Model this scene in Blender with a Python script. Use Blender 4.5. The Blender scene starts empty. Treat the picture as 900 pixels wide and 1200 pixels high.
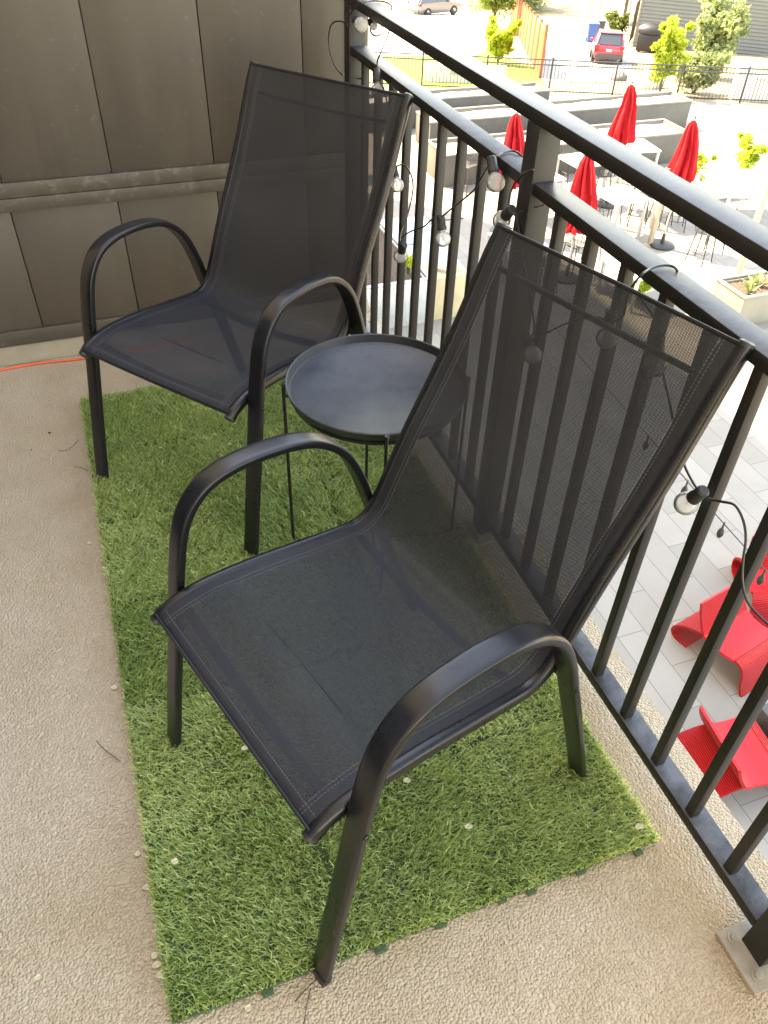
import bpy, bmesh, math, random
import numpy as np
from mathutils import Vector, Matrix
random.seed(7); rng = np.random.default_rng(7)
scn = bpy.context.scene
COL = scn.collection
PI = math.pi

# ------------------------------------------------------------------ camera
CF, CP, CY, CR = 939.44, math.radians(41.948), math.radians(21.329), math.radians(2.109)
C = Vector((-0.837, -0.2282, 1.5352))
Fv = Vector((math.sin(CY)*math.cos(CP), math.cos(CY)*math.cos(CP), -math.sin(CP)))
R0 = Vector((math.cos(CY), -math.sin(CY), 0)); U0 = R0.cross(Fv)
Rv = R0*math.cos(CR)+U0*math.sin(CR); Uv = -R0*math.sin(CR)+U0*math.cos(CR)
cam = bpy.data.cameras.new('camera'); camo = bpy.data.objects.new('camera', cam); COL.objects.link(camo)
cam.sensor_fit = 'VERTICAL'; cam.sensor_height = 36; cam.lens = 36*CF/1200
cam.clip_start = .05; cam.clip_end = 1000
m = Matrix((Rv, Uv, -Fv)).transposed().to_4x4(); m.translation = C; camo.matrix_world = m
scn.camera = camo
def ray(x, y): return Rv*((x-450)/CF)-Uv*((y-600)/CF)+Fv
def hit(x, y, P, n):
    d = ray(x, y); return C+d*((Vector(P)-C).dot(n)/d.dot(n))
PZ = -6.5                                     # patio level below the balcony floor
def onz(x, y, z): return hit(x, y, (0, 0, z), Vector((0, 0, 1)))
def onx(x, y, X): return hit(x, y, (X, 0, 0), Vector((1, 0, 0)))
def G(x, y, h=0): return onz(x, y, PZ+h)
FA = Vector((11.58, 29.38, PZ)); FD = Vector((.920, -.393, 0)).normalized(); FN = Vector((.393, .920, 0)).normalized()
SL = .126
def T(x, y, h=0): return hit(x, y, FA+Vector((0, 0, h)), FN*SL+Vector((0, 0, 1)))
def tz(x, y):
    d = (Vector((x, y, 0))-Vector((FA.x, FA.y, 0))).dot(FN); return PZ-SL*max(d, 0)

# ------------------------------------------------------------------ materials
def mat(name, col, rough=.6, spec=.5, metal=0., noise=None, bump=None, coat=0.):
    M = bpy.data.materials.new(name); M.use_nodes = True
    nt = M.node_tree; b = nt.nodes['Principled BSDF']; L = nt.links.new
    b.inputs['Base Color'].default_value = (*col, 1); b.inputs['Roughness'].default_value = rough
    b.inputs['Specular IOR Level'].default_value = spec; b.inputs['Metallic'].default_value = metal
    b.inputs['Coat Weight'].default_value = coat
    tc = nt.nodes.new('ShaderNodeTexCoord')
    if noise:                                 # (scale, amount, detail)
        n = nt.nodes.new('ShaderNodeTexNoise'); n.inputs['Scale'].default_value = noise[0]; n.inputs['Detail'].default_value = noise[2] if len(noise) > 2 else 4
        L(tc.outputs['Object'], n.inputs['Vector'])
        r = nt.nodes.new('ShaderNodeMapRange'); r.inputs['From Min'].default_value = .3; r.inputs['From Max'].default_value = .7
        r.inputs['To Min'].default_value = 1-noise[1]; r.inputs['To Max'].default_value = 1+noise[1]
        L(n.outputs['Fac'], r.inputs['Value'])
        v = nt.nodes.new('ShaderNodeVectorMath'); v.operation = 'SCALE'; v.inputs[0].default_value = col
        L(r.outputs['Result'], v.inputs['Scale']); L(v.outputs['Vector'], b.inputs['Base Color'])
    if bump:                                  # (scale, distance)
        n = nt.nodes.new('ShaderNodeTexNoise'); n.inputs['Scale'].default_value = bump[0]; n.inputs['Detail'].default_value = 3
        L(tc.outputs['Object'], n.inputs['Vector'])
        bp = nt.nodes.new('ShaderNodeBump'); bp.inputs['Distance'].default_value = bump[1]; bp.inputs['Strength'].default_value = 1
        L(n.outputs['Fac'], bp.inputs['Height']); L(bp.outputs['Normal'], b.inputs['Normal'])
    return M
def N(M, t, **k):
    n = M.node_tree.nodes.new(t)
    for a, v in k.items():
        if a in n.inputs: n.inputs[a].default_value = v
        else: setattr(n, a, v)
    return n
def math_(M, op, a, b=None, clamp=False):
    n = M.node_tree.nodes.new('ShaderNodeMath'); n.operation = op; n.use_clamp = clamp
    for i, v in enumerate((a, b)):
        if v is None: continue
        if isinstance(v, (int, float)): n.inputs[i].default_value = v
        else: M.node_tree.links.new(v, n.inputs[i])
    return n.outputs[0]

def mat_floor():
    M = mat('balcony_coating', (.45, .38, .30), .75, .35); nt = M.node_tree; L = nt.links.new; b = nt.nodes['Principled BSDF']
    tc = N(M, 'ShaderNodeTexCoord')
    v = N(M, 'ShaderNodeTexVoronoi', Scale=215.); v.feature = 'SMOOTH_F1'; v.inputs['Smoothness'].default_value = .35
    n1 = N(M, 'ShaderNodeTexNoise', Scale=270., Detail=4.); n2 = N(M, 'ShaderNodeTexNoise', Scale=2.2, Detail=6.)
    n3 = N(M, 'ShaderNodeTexNoise', Scale=165., Detail=2.); n4 = N(M, 'ShaderNodeTexNoise', Scale=9., Detail=5.)
    wn = N(M, 'ShaderNodeTexNoise', Scale=40., Detail=2.)
    wv = N(M, 'ShaderNodeVectorMath', operation='MULTIPLY_ADD'); wv.inputs[1].default_value = (.012,)*3
    L(tc.outputs['Object'], wn.inputs['Vector']); L(wn.outputs['Color'], wv.inputs[0]); L(tc.outputs['Object'], wv.inputs[2]); L(wv.outputs[0], v.inputs['Vector'])
    for n in (n1, n2, n3, n4): L(tc.outputs['Object'], n.inputs['Vector'])
    h = math_(M, 'ADD', math_(M, 'MULTIPLY', v.outputs['Distance'], -1.5), math_(M, 'ADD', math_(M, 'MULTIPLY', n1.outputs['Fac'], .4), math_(M, 'MULTIPLY', n3.outputs['Fac'], .7)))
    bp = N(M, 'ShaderNodeBump', Distance=.0032, Strength=1.); L(h, bp.inputs['Height']); L(bp.outputs['Normal'], b.inputs['Normal'])
    cr = N(M, 'ShaderNodeValToRGB'); e = cr.color_ramp.elements
    e[0].position = .3; e[0].color = (.41, .298, .182, 1); e[1].position = .72; e[1].color = (.53, .41, .295, 1)
    f = math_(M, 'ADD', math_(M, 'MULTIPLY', n2.outputs['Fac'], .62), math_(M, 'MULTIPLY', n4.outputs['Fac'], .40)); L(f, cr.inputs['Fac'])
    mx = N(M, 'ShaderNodeMixRGB', blend_type='MULTIPLY'); mx.inputs['Fac'].default_value = .55
    g = N(M, 'ShaderNodeMapRange'); g.inputs['From Min'].default_value = .35; g.inputs['From Max'].default_value = .6; g.inputs['To Min'].default_value = .72; g.inputs['To Max'].default_value = 1.1
    L(n1.outputs['Fac'], g.inputs['Value']); L(cr.outputs['Color'], mx.inputs['Color1']); L(g.outputs['Result'], mx.inputs['Color2']); L(mx.outputs['Color'], b.inputs['Base Color'])
    return M
def mat_board(sc0=.60):
    M = mat('painted_board', (.13, .11, .09), .5, .5); nt = M.node_tree; L = nt.links.new; b = nt.nodes['Principled BSDF']
    tc = N(M, 'ShaderNodeTexCoord'); mp = N(M, 'ShaderNodeMapping'); mp.inputs['Scale'].default_value = (9, 9, 1.3); L(tc.outputs['Object'], mp.inputs['Vector'])
    n = N(M, 'ShaderNodeTexNoise', Scale=1.6, Detail=8., Roughness=.65); L(mp.outputs[0], n.inputs['Vector'])
    n2 = N(M, 'ShaderNodeTexNoise', Scale=26., Detail=6., Roughness=.75); L(tc.outputs['Object'], n2.inputs['Vector'])
    n3 = N(M, 'ShaderNodeTexNoise', Scale=2., Detail=2.); L(tc.outputs['Object'], n3.inputs['Vector'])
    cr = N(M, 'ShaderNodeValToRGB'); e = cr.color_ramp.elements
    e[0].position = .3; e[0].color = (.054, .0425, .0325, 1); e[1].position = .75; e[1].color = (.068, .0535, .041, 1); L(n.outputs['Fac'], cr.inputs['Fac'])
    s = N(M, 'ShaderNodeMapRange'); s.inputs['From Min'].default_value = sc0; s.inputs['From Max'].default_value = .78; L(n2.outputs['Fac'], s.inputs['Value'])
    f = math_(M, 'MULTIPLY', s.outputs[0], math_(M, 'MULTIPLY', n3.outputs['Fac'], .8), True)
    mx = N(M, 'ShaderNodeMixRGB'); L(f, mx.inputs['Fac']); L(cr.outputs['Color'], mx.inputs['Color1']); mx.inputs['Color2'].default_value = (.26, .23, .19, 1); L(mx.outputs['Color'], b.inputs['Base Color'])
    bp = N(M, 'ShaderNodeBump', Distance=.001, Strength=.35); L(n2.outputs['Fac'], bp.inputs['Height']); L(bp.outputs['Normal'], b.inputs['Normal'])
    r = N(M, 'ShaderNodeMapRange'); r.inputs['To Min'].default_value = .38; r.inputs['To Max'].default_value = .62; L(n.outputs['Fac'], r.inputs['Value']); L(r.outputs[0], b.inputs['Roughness'])
    return M
def mat_steel(name, col, rough, dust_sheen=.5, spec=.6):
    # powder-coated steel with fine scratches; dusty blotches also paint sky sheen on upward faces
    M = mat(name, col, rough, spec); nt = M.node_tree; L = nt.links.new; b = nt.nodes['Principled BSDF']
    tc = N(M, 'ShaderNodeTexCoord')
    n = N(M, 'ShaderNodeTexNoise', Scale=14., Detail=8., Roughness=.7); n2 = N(M, 'ShaderNodeTexNoise', Scale=420., Detail=2.)
    L(tc.outputs['Object'], n.inputs['Vector']); L(tc.outputs['Object'], n2.inputs['Vector'])
    ge = N(M, 'ShaderNodeNewGeometry'); sx = N(M, 'ShaderNodeSeparateXYZ'); L(ge.outputs['Normal'], sx.inputs[0])
    up = math_(M, 'MULTIPLY', math_(M, 'MAXIMUM', sx.outputs['Z'], .05), dust_sheen)
    r = N(M, 'ShaderNodeMapRange'); r.inputs['From Min'].default_value = .3; r.inputs['From Max'].default_value = .75; L(n.outputs['Fac'], r.inputs['Value'])
    f = math_(M, 'MULTIPLY', r.outputs[0], up, True)
    mx = N(M, 'ShaderNodeMixRGB'); mx.inputs['Color1'].default_value = (*col, 1); mx.inputs['Color2'].default_value = (.150, .155, .172, 1); L(f, mx.inputs['Fac']); L(mx.outputs['Color'], b.inputs['Base Color'])
    rr = N(M, 'ShaderNodeMapRange'); rr.inputs['To Min'].default_value = rough*.85; rr.inputs['To Max'].default_value = min(1, rough*1.35); L(n.outputs['Fac'], rr.inputs['Value']); L(rr.outputs[0], b.inputs['Roughness'])
    bp = N(M, 'ShaderNodeBump', Distance=.0002, Strength=.5); L(n2.outputs['Fac'], bp.inputs['Height']); L(bp.outputs['Normal'], b.inputs['Normal'])
    return M
def mat_mesh_fabric():
    # woven sling: UVs are metres (u across, v along), real holes between the threads
    M = bpy.data.materials.new('sling_mesh'); M.use_nodes = True; nt = M.node_tree; L = nt.links.new
    b = nt.nodes['Principled BSDF']; out = nt.nodes['Material Output']
    uv = N(M, 'ShaderNodeUVMap'); sx = N(M, 'ShaderNodeSeparateXYZ'); L(uv.outputs[0], sx.inputs[0]); u, v = sx.outputs[0], sx.outputs[1]
    k = 2*PI/.0030
    a = math_(M, 'SINE', math_(M, 'MULTIPLY', u, k)); c = math_(M, 'SINE', math_(M, 'MULTIPLY', v, k))
    pr = math_(M, 'MULTIPLY', a, c)
    hole = N(M, 'ShaderNodeMapRange'); hole.interpolation_type = 'SMOOTHSTEP'; hole.inputs['From Min'].default_value = .40; hole.inputs['From Max'].default_value = .76; L(pr, hole.inputs['Value'])
    # hems are double cloth: far fewer open holes
    au = math_(M, 'ABSOLUTE', u)
    hem = N(M, 'ShaderNodeMapRange'); hem.inputs['From Min'].default_value = .2135; hem.inputs['From Max'].default_value = .2150; hem.inputs['To Min'].default_value = 1; hem.inputs['To Max'].default_value = 0; L(au, hem.inputs['Value'])
    hem2 = N(M, 'ShaderNodeMapRange'); hem2.inputs['From Min'].default_value = .0215; hem2.inputs['From Max'].default_value = .023; L(v, hem2.inputs['Value'])
    hm = math_(M, 'MULTIPLY', hem.outputs[0], hem2.outputs[0])
    fac = math_(M, 'MULTIPLY', math_(M, 'MULTIPLY', hole.outputs[0], hm), .46)
    # stitching: dashed pale thread
    def line(x, p, w=.0007):
        d = math_(M, 'ABSOLUTE', math_(M, 'SUBTRACT', x, p)); return math_(M, 'LESS_THAN', d, w)
    du = math_(M, 'GREATER_THAN', math_(M, 'SINE', math_(M, 'MULTIPLY', v, 2*PI/.006)), -.35)
    dv = math_(M, 'GREATER_THAN', math_(M, 'SINE', math_(M, 'MULTIPLY', u, 2*PI/.006)), -.35)
    st = math_(M, 'MAXIMUM', math_(M, 'MULTIPLY', math_(M, 'MAXIMUM', line(au, .2120), line(au, .2190)), du), math_(M, 'MULTIPLY', line(v, .019), dv))
    tc = N(M, 'ShaderNodeTexCoord'); n = N(M, 'ShaderNodeTexNoise', Scale=5., Detail=6.); L(tc.outputs['Object'], n.inputs['Vector'])
    cr = N(M, 'ShaderNodeValToRGB'); e = cr.color_ramp.elements; e[0].position = .3; e[0].color = (.0090, .0102, .0145, 1); e[1].position = .75; e[1].color = (.020, .0215, .0265, 1); L(n.outputs['Fac'], cr.inputs['Fac'])
    th = N(M, 'ShaderNodeMapRange'); th.inputs['From Min'].default_value = -1; th.inputs['From Max'].default_value = .2; th.inputs['To Min'].default_value = 1.25; th.inputs['To Max'].default_value = .6; L(pr, th.inputs['Value'])
    sc = N(M, 'ShaderNodeVectorMath', operation='SCALE'); L(cr.outputs['Color'], sc.inputs[0]); L(th.outputs[0], sc.inputs['Scale'])
    mx = N(M, 'ShaderNodeMixRGB'); L(math_(M, 'MULTIPLY', st, .36), mx.inputs['Fac']); L(sc.outputs[0], mx.inputs['Color1']); mx.inputs['Color2'].default_value = (.2, .2, .21, 1)
    L(mx.outputs['Color'], b.inputs['Base Color']); b.inputs['Roughness'].default_value = .55; b.inputs['Specular IOR Level'].default_value = .4
    bp = N(M, 'ShaderNodeBump', Distance=.0004, Strength=.6); L(math_(M, 'MULTIPLY', pr, -1), bp.inputs['Height']); L(bp.outputs['Normal'], b.inputs['Normal'])
    tr = N(M, 'ShaderNodeBsdfTransparent'); ms = N(M, 'ShaderNodeMixShader'); L(fac, ms.inputs[0]); L(b.outputs[0], ms.inputs[1]); L(tr.outputs[0], ms.inputs[2]); L(ms.outputs[0], out.inputs['Surface'])
    return M
def mat_tinted(name, c0, c1, rough=.55, transl=.0, spec=.35):
    M = mat(name, c0, rough, spec); nt = M.node_tree; L = nt.links.new; b = nt.nodes['Principled BSDF']
    a = N(M, 'ShaderNodeAttribute'); a.attribute_name = 'tint'; cr = N(M, 'ShaderNodeValToRGB'); e = cr.color_ramp.elements
    e[0].color = (*c0, 1); e[1].color = (*c1, 1); L(a.outputs['Fac'], cr.inputs['Fac']); L(cr.outputs['Color'], b.inputs['Base Color'])
    if transl:
        t = N(M, 'ShaderNodeBsdfTranslucent'); L(cr.outputs['Color'], t.inputs['Color']); ms = N(M, 'ShaderNodeMixShader'); ms.inputs[0].default_value = transl
        L(b.outputs[0], ms.inputs[1]); L(t.outputs[0], ms.inputs[2]); L(ms.outputs[0], nt.nodes['Material Output'].inputs['Surface'])
    return M
def mat_paver():
    M = mat('concrete_pavers', (.5, .48, .45), .8, .3); nt = M.node_tree; L = nt.links.new; b = nt.nodes['Principled BSDF']
    tc = N(M, 'ShaderNodeTexCoord'); mp = N(M, 'ShaderNodeMapping'); mp.inputs['Rotation'].default_value = (0, 0, PI/2); L(tc.outputs['Object'], mp.inputs['Vector'])
    br = N(M, 'ShaderNodeTexBrick', Scale=1.); br.inputs['Color1'].default_value = (.225, .209, .180, 1); br.inputs['Color2'].default_value = (.275, .256, .222, 1); br.inputs['Mortar'].default_value = (.13, .125, .115, 1)
    br.inputs['Mortar Size'].default_value = .006; br.inputs['Brick Width'].default_value = 1.22; br.inputs['Row Height'].default_value = .405; br.offset = .5; L(mp.outputs[0], br.inputs['Vector'])
    n = N(M, 'ShaderNodeTexNoise', Scale=1.5, Detail=8., Roughness=.6); L(tc.outputs['Object'], n.inputs['Vector'])
    r = N(M, 'ShaderNodeMapRange'); r.inputs['To Min'].default_value = .84; r.inputs['To Max'].default_value = 1.12; L(n.outputs['Fac'], r.inputs['Value'])
    s = N(M, 'ShaderNodeVectorMath', operation='SCALE'); L(br.outputs['Color'], s.inputs[0]); L(r.outputs[0], s.inputs['Scale']); L(s.outputs[0], b.inputs['Base Color'])
    return M
def mat_lounge():
    M = mat('red_plastic', (.60, .008, .012), .5, .35); nt = M.node_tree; L = nt.links.new; b = nt.nodes['Principled BSDF']
    uv = N(M, 'ShaderNodeUVMap'); sx = N(M, 'ShaderNodeSeparateXYZ'); L(uv.outputs[0], sx.inputs[0])
    s = math_(M, 'SINE', math_(M, 'MULTIPLY', sx.outputs[0], 2*PI/.045)); f = math_(M, 'MULTIPLY', math_(M, 'POWER', math_(M, 'ABSOLUTE', s), .5), sx.outputs[1])
    bp = N(M, 'ShaderNodeBump', Distance=.05, Strength=1.); L(f, bp.inputs['Height']); L(bp.outputs['Normal'], b.inputs['Normal'])
    return M
def mat_glass_bulb():
    M = bpy.data.materials.new('bulb_glass'); M.use_nodes = True; nt = M.node_tree; L = nt.links.new
    tr = N(M, 'ShaderNodeBsdfTransparent'); tr.inputs[0].default_value = (.93, .94, .94, 1)
    gl = N(M, 'ShaderNodeBsdfGlossy'); gl.inputs['Roughness'].default_value = .06; df = N(M, 'ShaderNodeBsdfDiffuse'); df.inputs[0].default_value = (.8, .8, .78, 1)
    lw = N(M, 'ShaderNodeLayerWeight'); lw.inputs['Blend'].default_value = .25
    a = N(M, 'ShaderNodeMixShader'); a.inputs[0].default_value = .34; L(tr.outputs[0], a.inputs[1]); L(df.outputs[0], a.inputs[2])
    c = N(M, 'ShaderNodeMixShader'); L(math_(M, 'MULTIPLY', lw.outputs['Fresnel'], 1.0), c.inputs[0]); L(a.outputs[0], c.inputs[1]); L(gl.outputs[0], c.inputs[2]); L(c.outputs[0], nt.nodes['Material Output'].inputs['Surface'])
    return M

M = dict(
    floor=mat_floor(), board=mat_board(), scuffed=mat_board(.53), fabric=mat_mesh_fabric(), paver=mat_paver(), lounge=mat_lounge(), bulb=mat_glass_bulb(),
    rail=mat_steel('railing_paint', (.012, .011, .010), .42, .8, .30), chair=mat_steel('chair_paint', (.005, .0054, .0070), .26, .07, .38), tray=mat_steel('tray_paint', (.011, .014, .020), .34, .28, .5),
    plate=mat('coated_plate', (.32, .285, .235), .7, .4, noise=(40, .15), bump=(200, .0012)),
    hem=mat('hem_cloth', (.014, .015, .019), .5, .3, noise=(30, .25), bump=(900, .0004)),
    rubber=mat('black_plastic', (.015, .015, .016), .45), wire=mat('cable_rubber', (.014, .014, .015), .4),
    brass=mat('bulb_filament', (.35, .25, .12), .3, metal=1), orange=mat('orange_cable', (.75, .10, .03), .5, noise=(60, .1)),
    matbase=mat('turf_backing', (.04, .08, .03), .6, bump=(300, .002)),
    blade=mat_tinted('turf_blades', (.21, .345, .065), (.90, .93, .47), .36, .36, .5),
    petal=mat('dried_petal', (.80, .74, .52), .6, noise=(150, .2)), twig=mat('dry_twig', (.05, .038, .03), .8),
    stucco=mat('stucco', (.62, .47, .32), .85, noise=(3, .08), bump=(90, .004)), ceil=mat('ceiling_paint', (.62, .58, .52), .8, noise=(2, .05)),
    concrete=mat('planter_concrete', (.095, .093, .083), .85, noise=(2.5, .12), bump=(60, .003)), rim=mat('planter_rim', (.17, .165, .15), .7, noise=(4, .15)),
    soil=mat('pale_gravel', (.62, .58, .50), .9, noise=(14, .2), bump=(25, .03)), mulch=mat('bark_mulch', (.10, .065, .045), .95, noise=(25, .5), bump=(30, .04)),
    umb=mat('red_canvas', (.36, .005, .012), .7, .25, noise=(5, .12)), white=mat('white_paint', (.62, .61, .58), .4, noise=(6, .04)), offwhite=mat('offwhite_concrete', (.62, .59, .53), .8, noise=(3, .06)),
    putty=mat('putty_concrete', (.20, .19, .16), .8, noise=(3, .08)), tan=mat('tan_steel', (.36, .30, .22), .5), galv=mat('galvanised_steel', (.40, .42, .43), .4, .5, .4, noise=(5, .1)), blue=mat('sky_sheen_top', (.20, .28, .42), .3, noise=(3, .05)),  # blue table top: sky reflection painted into its colour
    beige=mat('beige_block', (.40, .33, .21), .8, noise=(4, .1)), blackm=mat('black_metal', (.03, .03, .03), .5),
    lawn=mat('lawn_grass', (.13, .20, .02), .9, noise=(2.5, .3, 8), bump=(14, .1)), street=mat('pale_road', (.36, .35, .33), .85, noise=(.5, .1, 8)),
    drive=mat('driveway_concrete', (.30, .285, .26), .85, noise=(1.2, .16, 8)), dirt=mat('dry_dirt', (.24, .19, .115), .95, noise=(1.2, .22, 8), bump=(10, .06)),
    cedar=mat('cedar_boards', (.30, .080, .028), .7, noise=(4, .2)), siding=mat('grey_siding', (.125, .13, .112), .65, noise=(1.5, .04)), roof=mat('shingle_roof', (.12, .11, .10), .9, noise=(8, .25)),
    redcar=mat('red_car_paint', (.48, .006, .014), .25, .6, coat=1), silver=mat('silver_car_paint', (.20, .19, .18), .3, .5, .5, coat=1), glassd=mat('tinted_glass', (.03, .035, .04), .08, .8),
    lamp=mat('tail_lamp', (.45, .01, .01), .2), tyre=mat('tyre_rubber', (.02, .02, .02), .8), alloy=mat('alloy_rim', (.5, .5, .5), .35, metal=.8), plastic=mat('grey_plastic', (.06, .06, .06), .6),
    bluebin=mat('blue_bin', (.03, .09, .26), .5), bark=mat('tree_bark', (.10, .07, .05), .9, noise=(12, .3)), hills=mat('far_green', (.08, .10, .04), .9, noise=(.3, .4, 8)),
    leafy=mat_tinted('tree_leaves', (.12, .19, .03), (.30, .38, .07), .5, .35), leafyel=mat_tinted('yellow_leaves', (.24, .34, .03), (.50, .58, .08), .5, .35),
    leafgrey=mat_tinted('sage_leaves', (.14, .19, .07), (.36, .42, .19), .55, .3), leafdark=mat_tinted('hedge_leaves', (.06, .09, .02), (.18, .22, .05), .6, .3),
)

# ------------------------------------------------------------------ mesh helpers
def link(name, me, mt, parent=None, smooth=False):
    o = bpy.data.objects.new(name, me); COL.objects.link(o)
    for x in (mt if isinstance(mt, (list, tuple)) else [mt]): me.materials.append(M[x] if isinstance(x, str) else x)
    if smooth:
        me.polygons.foreach_set('use_smooth', [True]*len(me.polygons))
        try: me.set_sharp_from_angle(angle=math.radians(38))
        except Exception: pass
    if parent: o.parent = parent
    return o
def obj(name, bm, mt, parent=None, smooth=True):
    bmesh.ops.recalc_face_normals(bm, faces=bm.faces)
    me = bpy.data.meshes.new(name); bm.to_mesh(me); bm.free(); return link(name, me, mt, parent, smooth)
def empty(name, loc, rz=0):
    o = bpy.data.objects.new(name, None); COL.objects.link(o); o.location = loc; o.rotation_euler = (0, 0, rz); o.empty_display_size = .1; return o
def tag(o, label, cat, group=None, kind=None):
    if label: o['label'] = label
    if cat: o['category'] = cat
    if group: o['group'] = group
    if kind: o['kind'] = kind
    return o
def struct(o): o['kind'] = 'structure'; return o
def copy_tree(o, parent=None):
    c = o.copy(); COL.objects.link(c); c.parent = parent
    for ch in list(o.children): copy_tree(ch, c)
    return c
def box(bm, x0, x1, y0, y1, z0, z1, bev=0., mtx=None):
    r = bmesh.ops.create_cube(bm, size=1); vs = r['verts']
    for v in vs: v.co = Vector(((x0+x1)/2+v.co.x*(x1-x0), (y0+y1)/2+v.co.y*(y1-y0), (z0+z1)/2+v.co.z*(z1-z0)))
    if bev:
        es = list({e for v in vs for e in v.link_edges})
        r = bmesh.ops.bevel(bm, geom=es, offset=bev, segments=2, affect='EDGES', profile=.5); vs = r['verts'] if False else [v for v in bm.verts if v.is_valid and any(f in r['faces'] for f in v.link_faces)] or vs
        vs = list({v for f in r['faces'] for v in f.verts} | {v for v in vs if v.is_valid})
    if mtx is not None:
        for v in vs: v.co = mtx @ v.co
    return bm
def B(x0, x1, y0, y1, z0, z1, bev=0., mtx=None): return box(bmesh.new(), x0, x1, y0, y1, z0, z1, bev, mtx)
def sweep(bm, pts, w, h, n=10, side=None, power=2., caps=True, closed=False):
    """superellipse tube along pts; w = size along `side`, h = size across it (numbers or lists)"""
    pts = [Vector(p) for p in pts]; K = len(pts); rings = []
    pu = None
    for i, p in enumerate(pts):
        a = pts[(i-1) % K] if (closed or i > 0) else p; b = pts[(i+1) % K] if (closed or i < K-1) else p
        t = (b-a).normalized()
        if side is not None: s = Vector(side); s = (s-t*s.dot(t)).normalized()
        else:
            if pu is None:
                s = t.orthogonal().normalized()
            else: s = (pu-t*pu.dot(t)).normalized()
            pu = s
        q = t.cross(s)
        ww = w[i] if isinstance(w, (list, tuple)) else w; hh = h[i] if isinstance(h, (list, tuple)) else h
        ring = []
        for k in range(n):
            an = 2*PI*(k+.5)/n; c, sn = math.cos(an), math.sin(an)
            cx = math.copysign(abs(c)**(2/power), c); sy = math.copysign(abs(sn)**(2/power), sn)
            ring.append(bm.verts.new(p+s*(cx*ww/2)+q*(sy*hh/2)))
        rings.append(ring)
    for i in range(K if closed else K-1):
        A, Bn = rings[i], rings[(i+1) % K]
        for k in range(n): bm.faces.new((A[k], A[(k+1) % n], Bn[(k+1) % n], Bn[k]))
    if caps and not closed:
        bm.faces.new(rings[0]); bm.faces.new(rings[-1])
    return bm
def tube(pts, d, n=10, **k): return sweep(bmesh.new(), pts, d, d, n, **k)
def spline(P, sub=6):
    P = [Vector(p) for p in P]; o = []
    for i in range(len(P)-1):
        p0 = P[i-1] if i else P[0]*2-P[1]; p1, p2 = P[i], P[i+1]; p3 = P[i+2] if i+2 < len(P) else P[-1]*2-P[-2]
        for k in range(sub):
            t = k/sub; o.append(.5*((2*p1)+(p2-p0)*t+(2*p0-5*p1+4*p2-p3)*t*t+(3*p1-p0-3*p2+p3)*t**3))
    return o+[P[-1]]
def lathe(bm, prof, n=24, c=(0, 0, 0), ax=None, ripple=None):
    """prof = [(r, z)]"""
    c = Vector(c); Q = Matrix.Identity(3) if ax is None else Vector((0, 0, 1)).rotation_difference(Vector(ax)).to_matrix()
    rings = []
    for r, z in prof:
        ring = []
        for k in range(n):
            a = 2*PI*k/n; rr = r*(ripple(a, z) if ripple else 1); ring.append(bm.verts.new(c+Q @ Vector((rr*math.cos(a), rr*math.sin(a), z))))
        rings.append(ring)
    for A, Bn in zip(rings, rings[1:]):
        for k in range(n): bm.faces.new((A[k], A[(k+1) % n], Bn[(k+1) % n], Bn[k]))
    if prof[0][0] > 1e-4: bm.faces.new(rings[0])
    if prof[-1][0] > 1e-4: bm.faces.new(rings[-1])
    bmesh.ops.remove_doubles(bm, verts=bm.verts, dist=1e-5)
    return bm
def np_mesh(name, V, F4=None, F3=None, tint=None):
    me = bpy.data.meshes.new(name); loops = []; starts = []; tot = []
    n4 = 0 if F4 is None else len(F4); n3 = 0 if F3 is None else len(F3)
    L_ = []
    if n4: L_.append(F4.ravel())
    if n3: L_.append(F3.ravel())
    L_ = np.concatenate(L_).astype(np.int32)
    st = np.concatenate([np.arange(n4)*4, n4*4+np.arange(n3)*3]).astype(np.int32)
    me.vertices.add(len(V)); me.vertices.foreach_set('co', V.astype(np.float32).ravel())
    me.loops.add(len(L_)); me.loops.foreach_set('vertex_index', L_)
    me.polygons.add(n4+n3); me.polygons.foreach_set('loop_start', st)
    me.update(calc_edges=True); me.validate()
    if tint is not None:
        at = me.attributes.new('tint', 'FLOAT', 'POINT'); at.data.foreach_set('value', tint.astype(np.float32))
    return me
def leaves(name, clumps, per, size, mt, parent, flat=.3):
    """many small leaf quads scattered in clumps [(x,y,z,r)]"""
    Cc = np.array(clumps, float); idx = np.repeat(np.arange(len(Cc)), per); n = len(idx)
    d = rng.normal(size=(n, 3)); d /= np.linalg.norm(d, axis=1)[:, None]; r = rng.random(n)**.45
    P = Cc[idx, :3]+d*(r*Cc[idx, 3])[:, None]*np.array([1, 1, .85])
    a = rng.normal(size=(n, 3)); a /= np.linalg.norm(a, axis=1)[:, None]; b = np.cross(a, rng.normal(size=(n, 3))); b /= np.linalg.norm(b, axis=1)[:, None]
    s = size*(.6+.8*rng.random(n))[:, None]
    V = np.stack([P-a*s, P+b*s*.5, P+a*s, P-b*s*.5], 1).reshape(-1, 3); F = np.arange(n*4).reshape(n, 4)
    ct = rng.random(len(Cc)); t = np.clip(.6*ct[idx]+.5*rng.random(n)-.05, 0, 1)
    return link(name, np_mesh(name, V, F4=F, tint=np.repeat(t, 4)), mt, parent)

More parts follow.
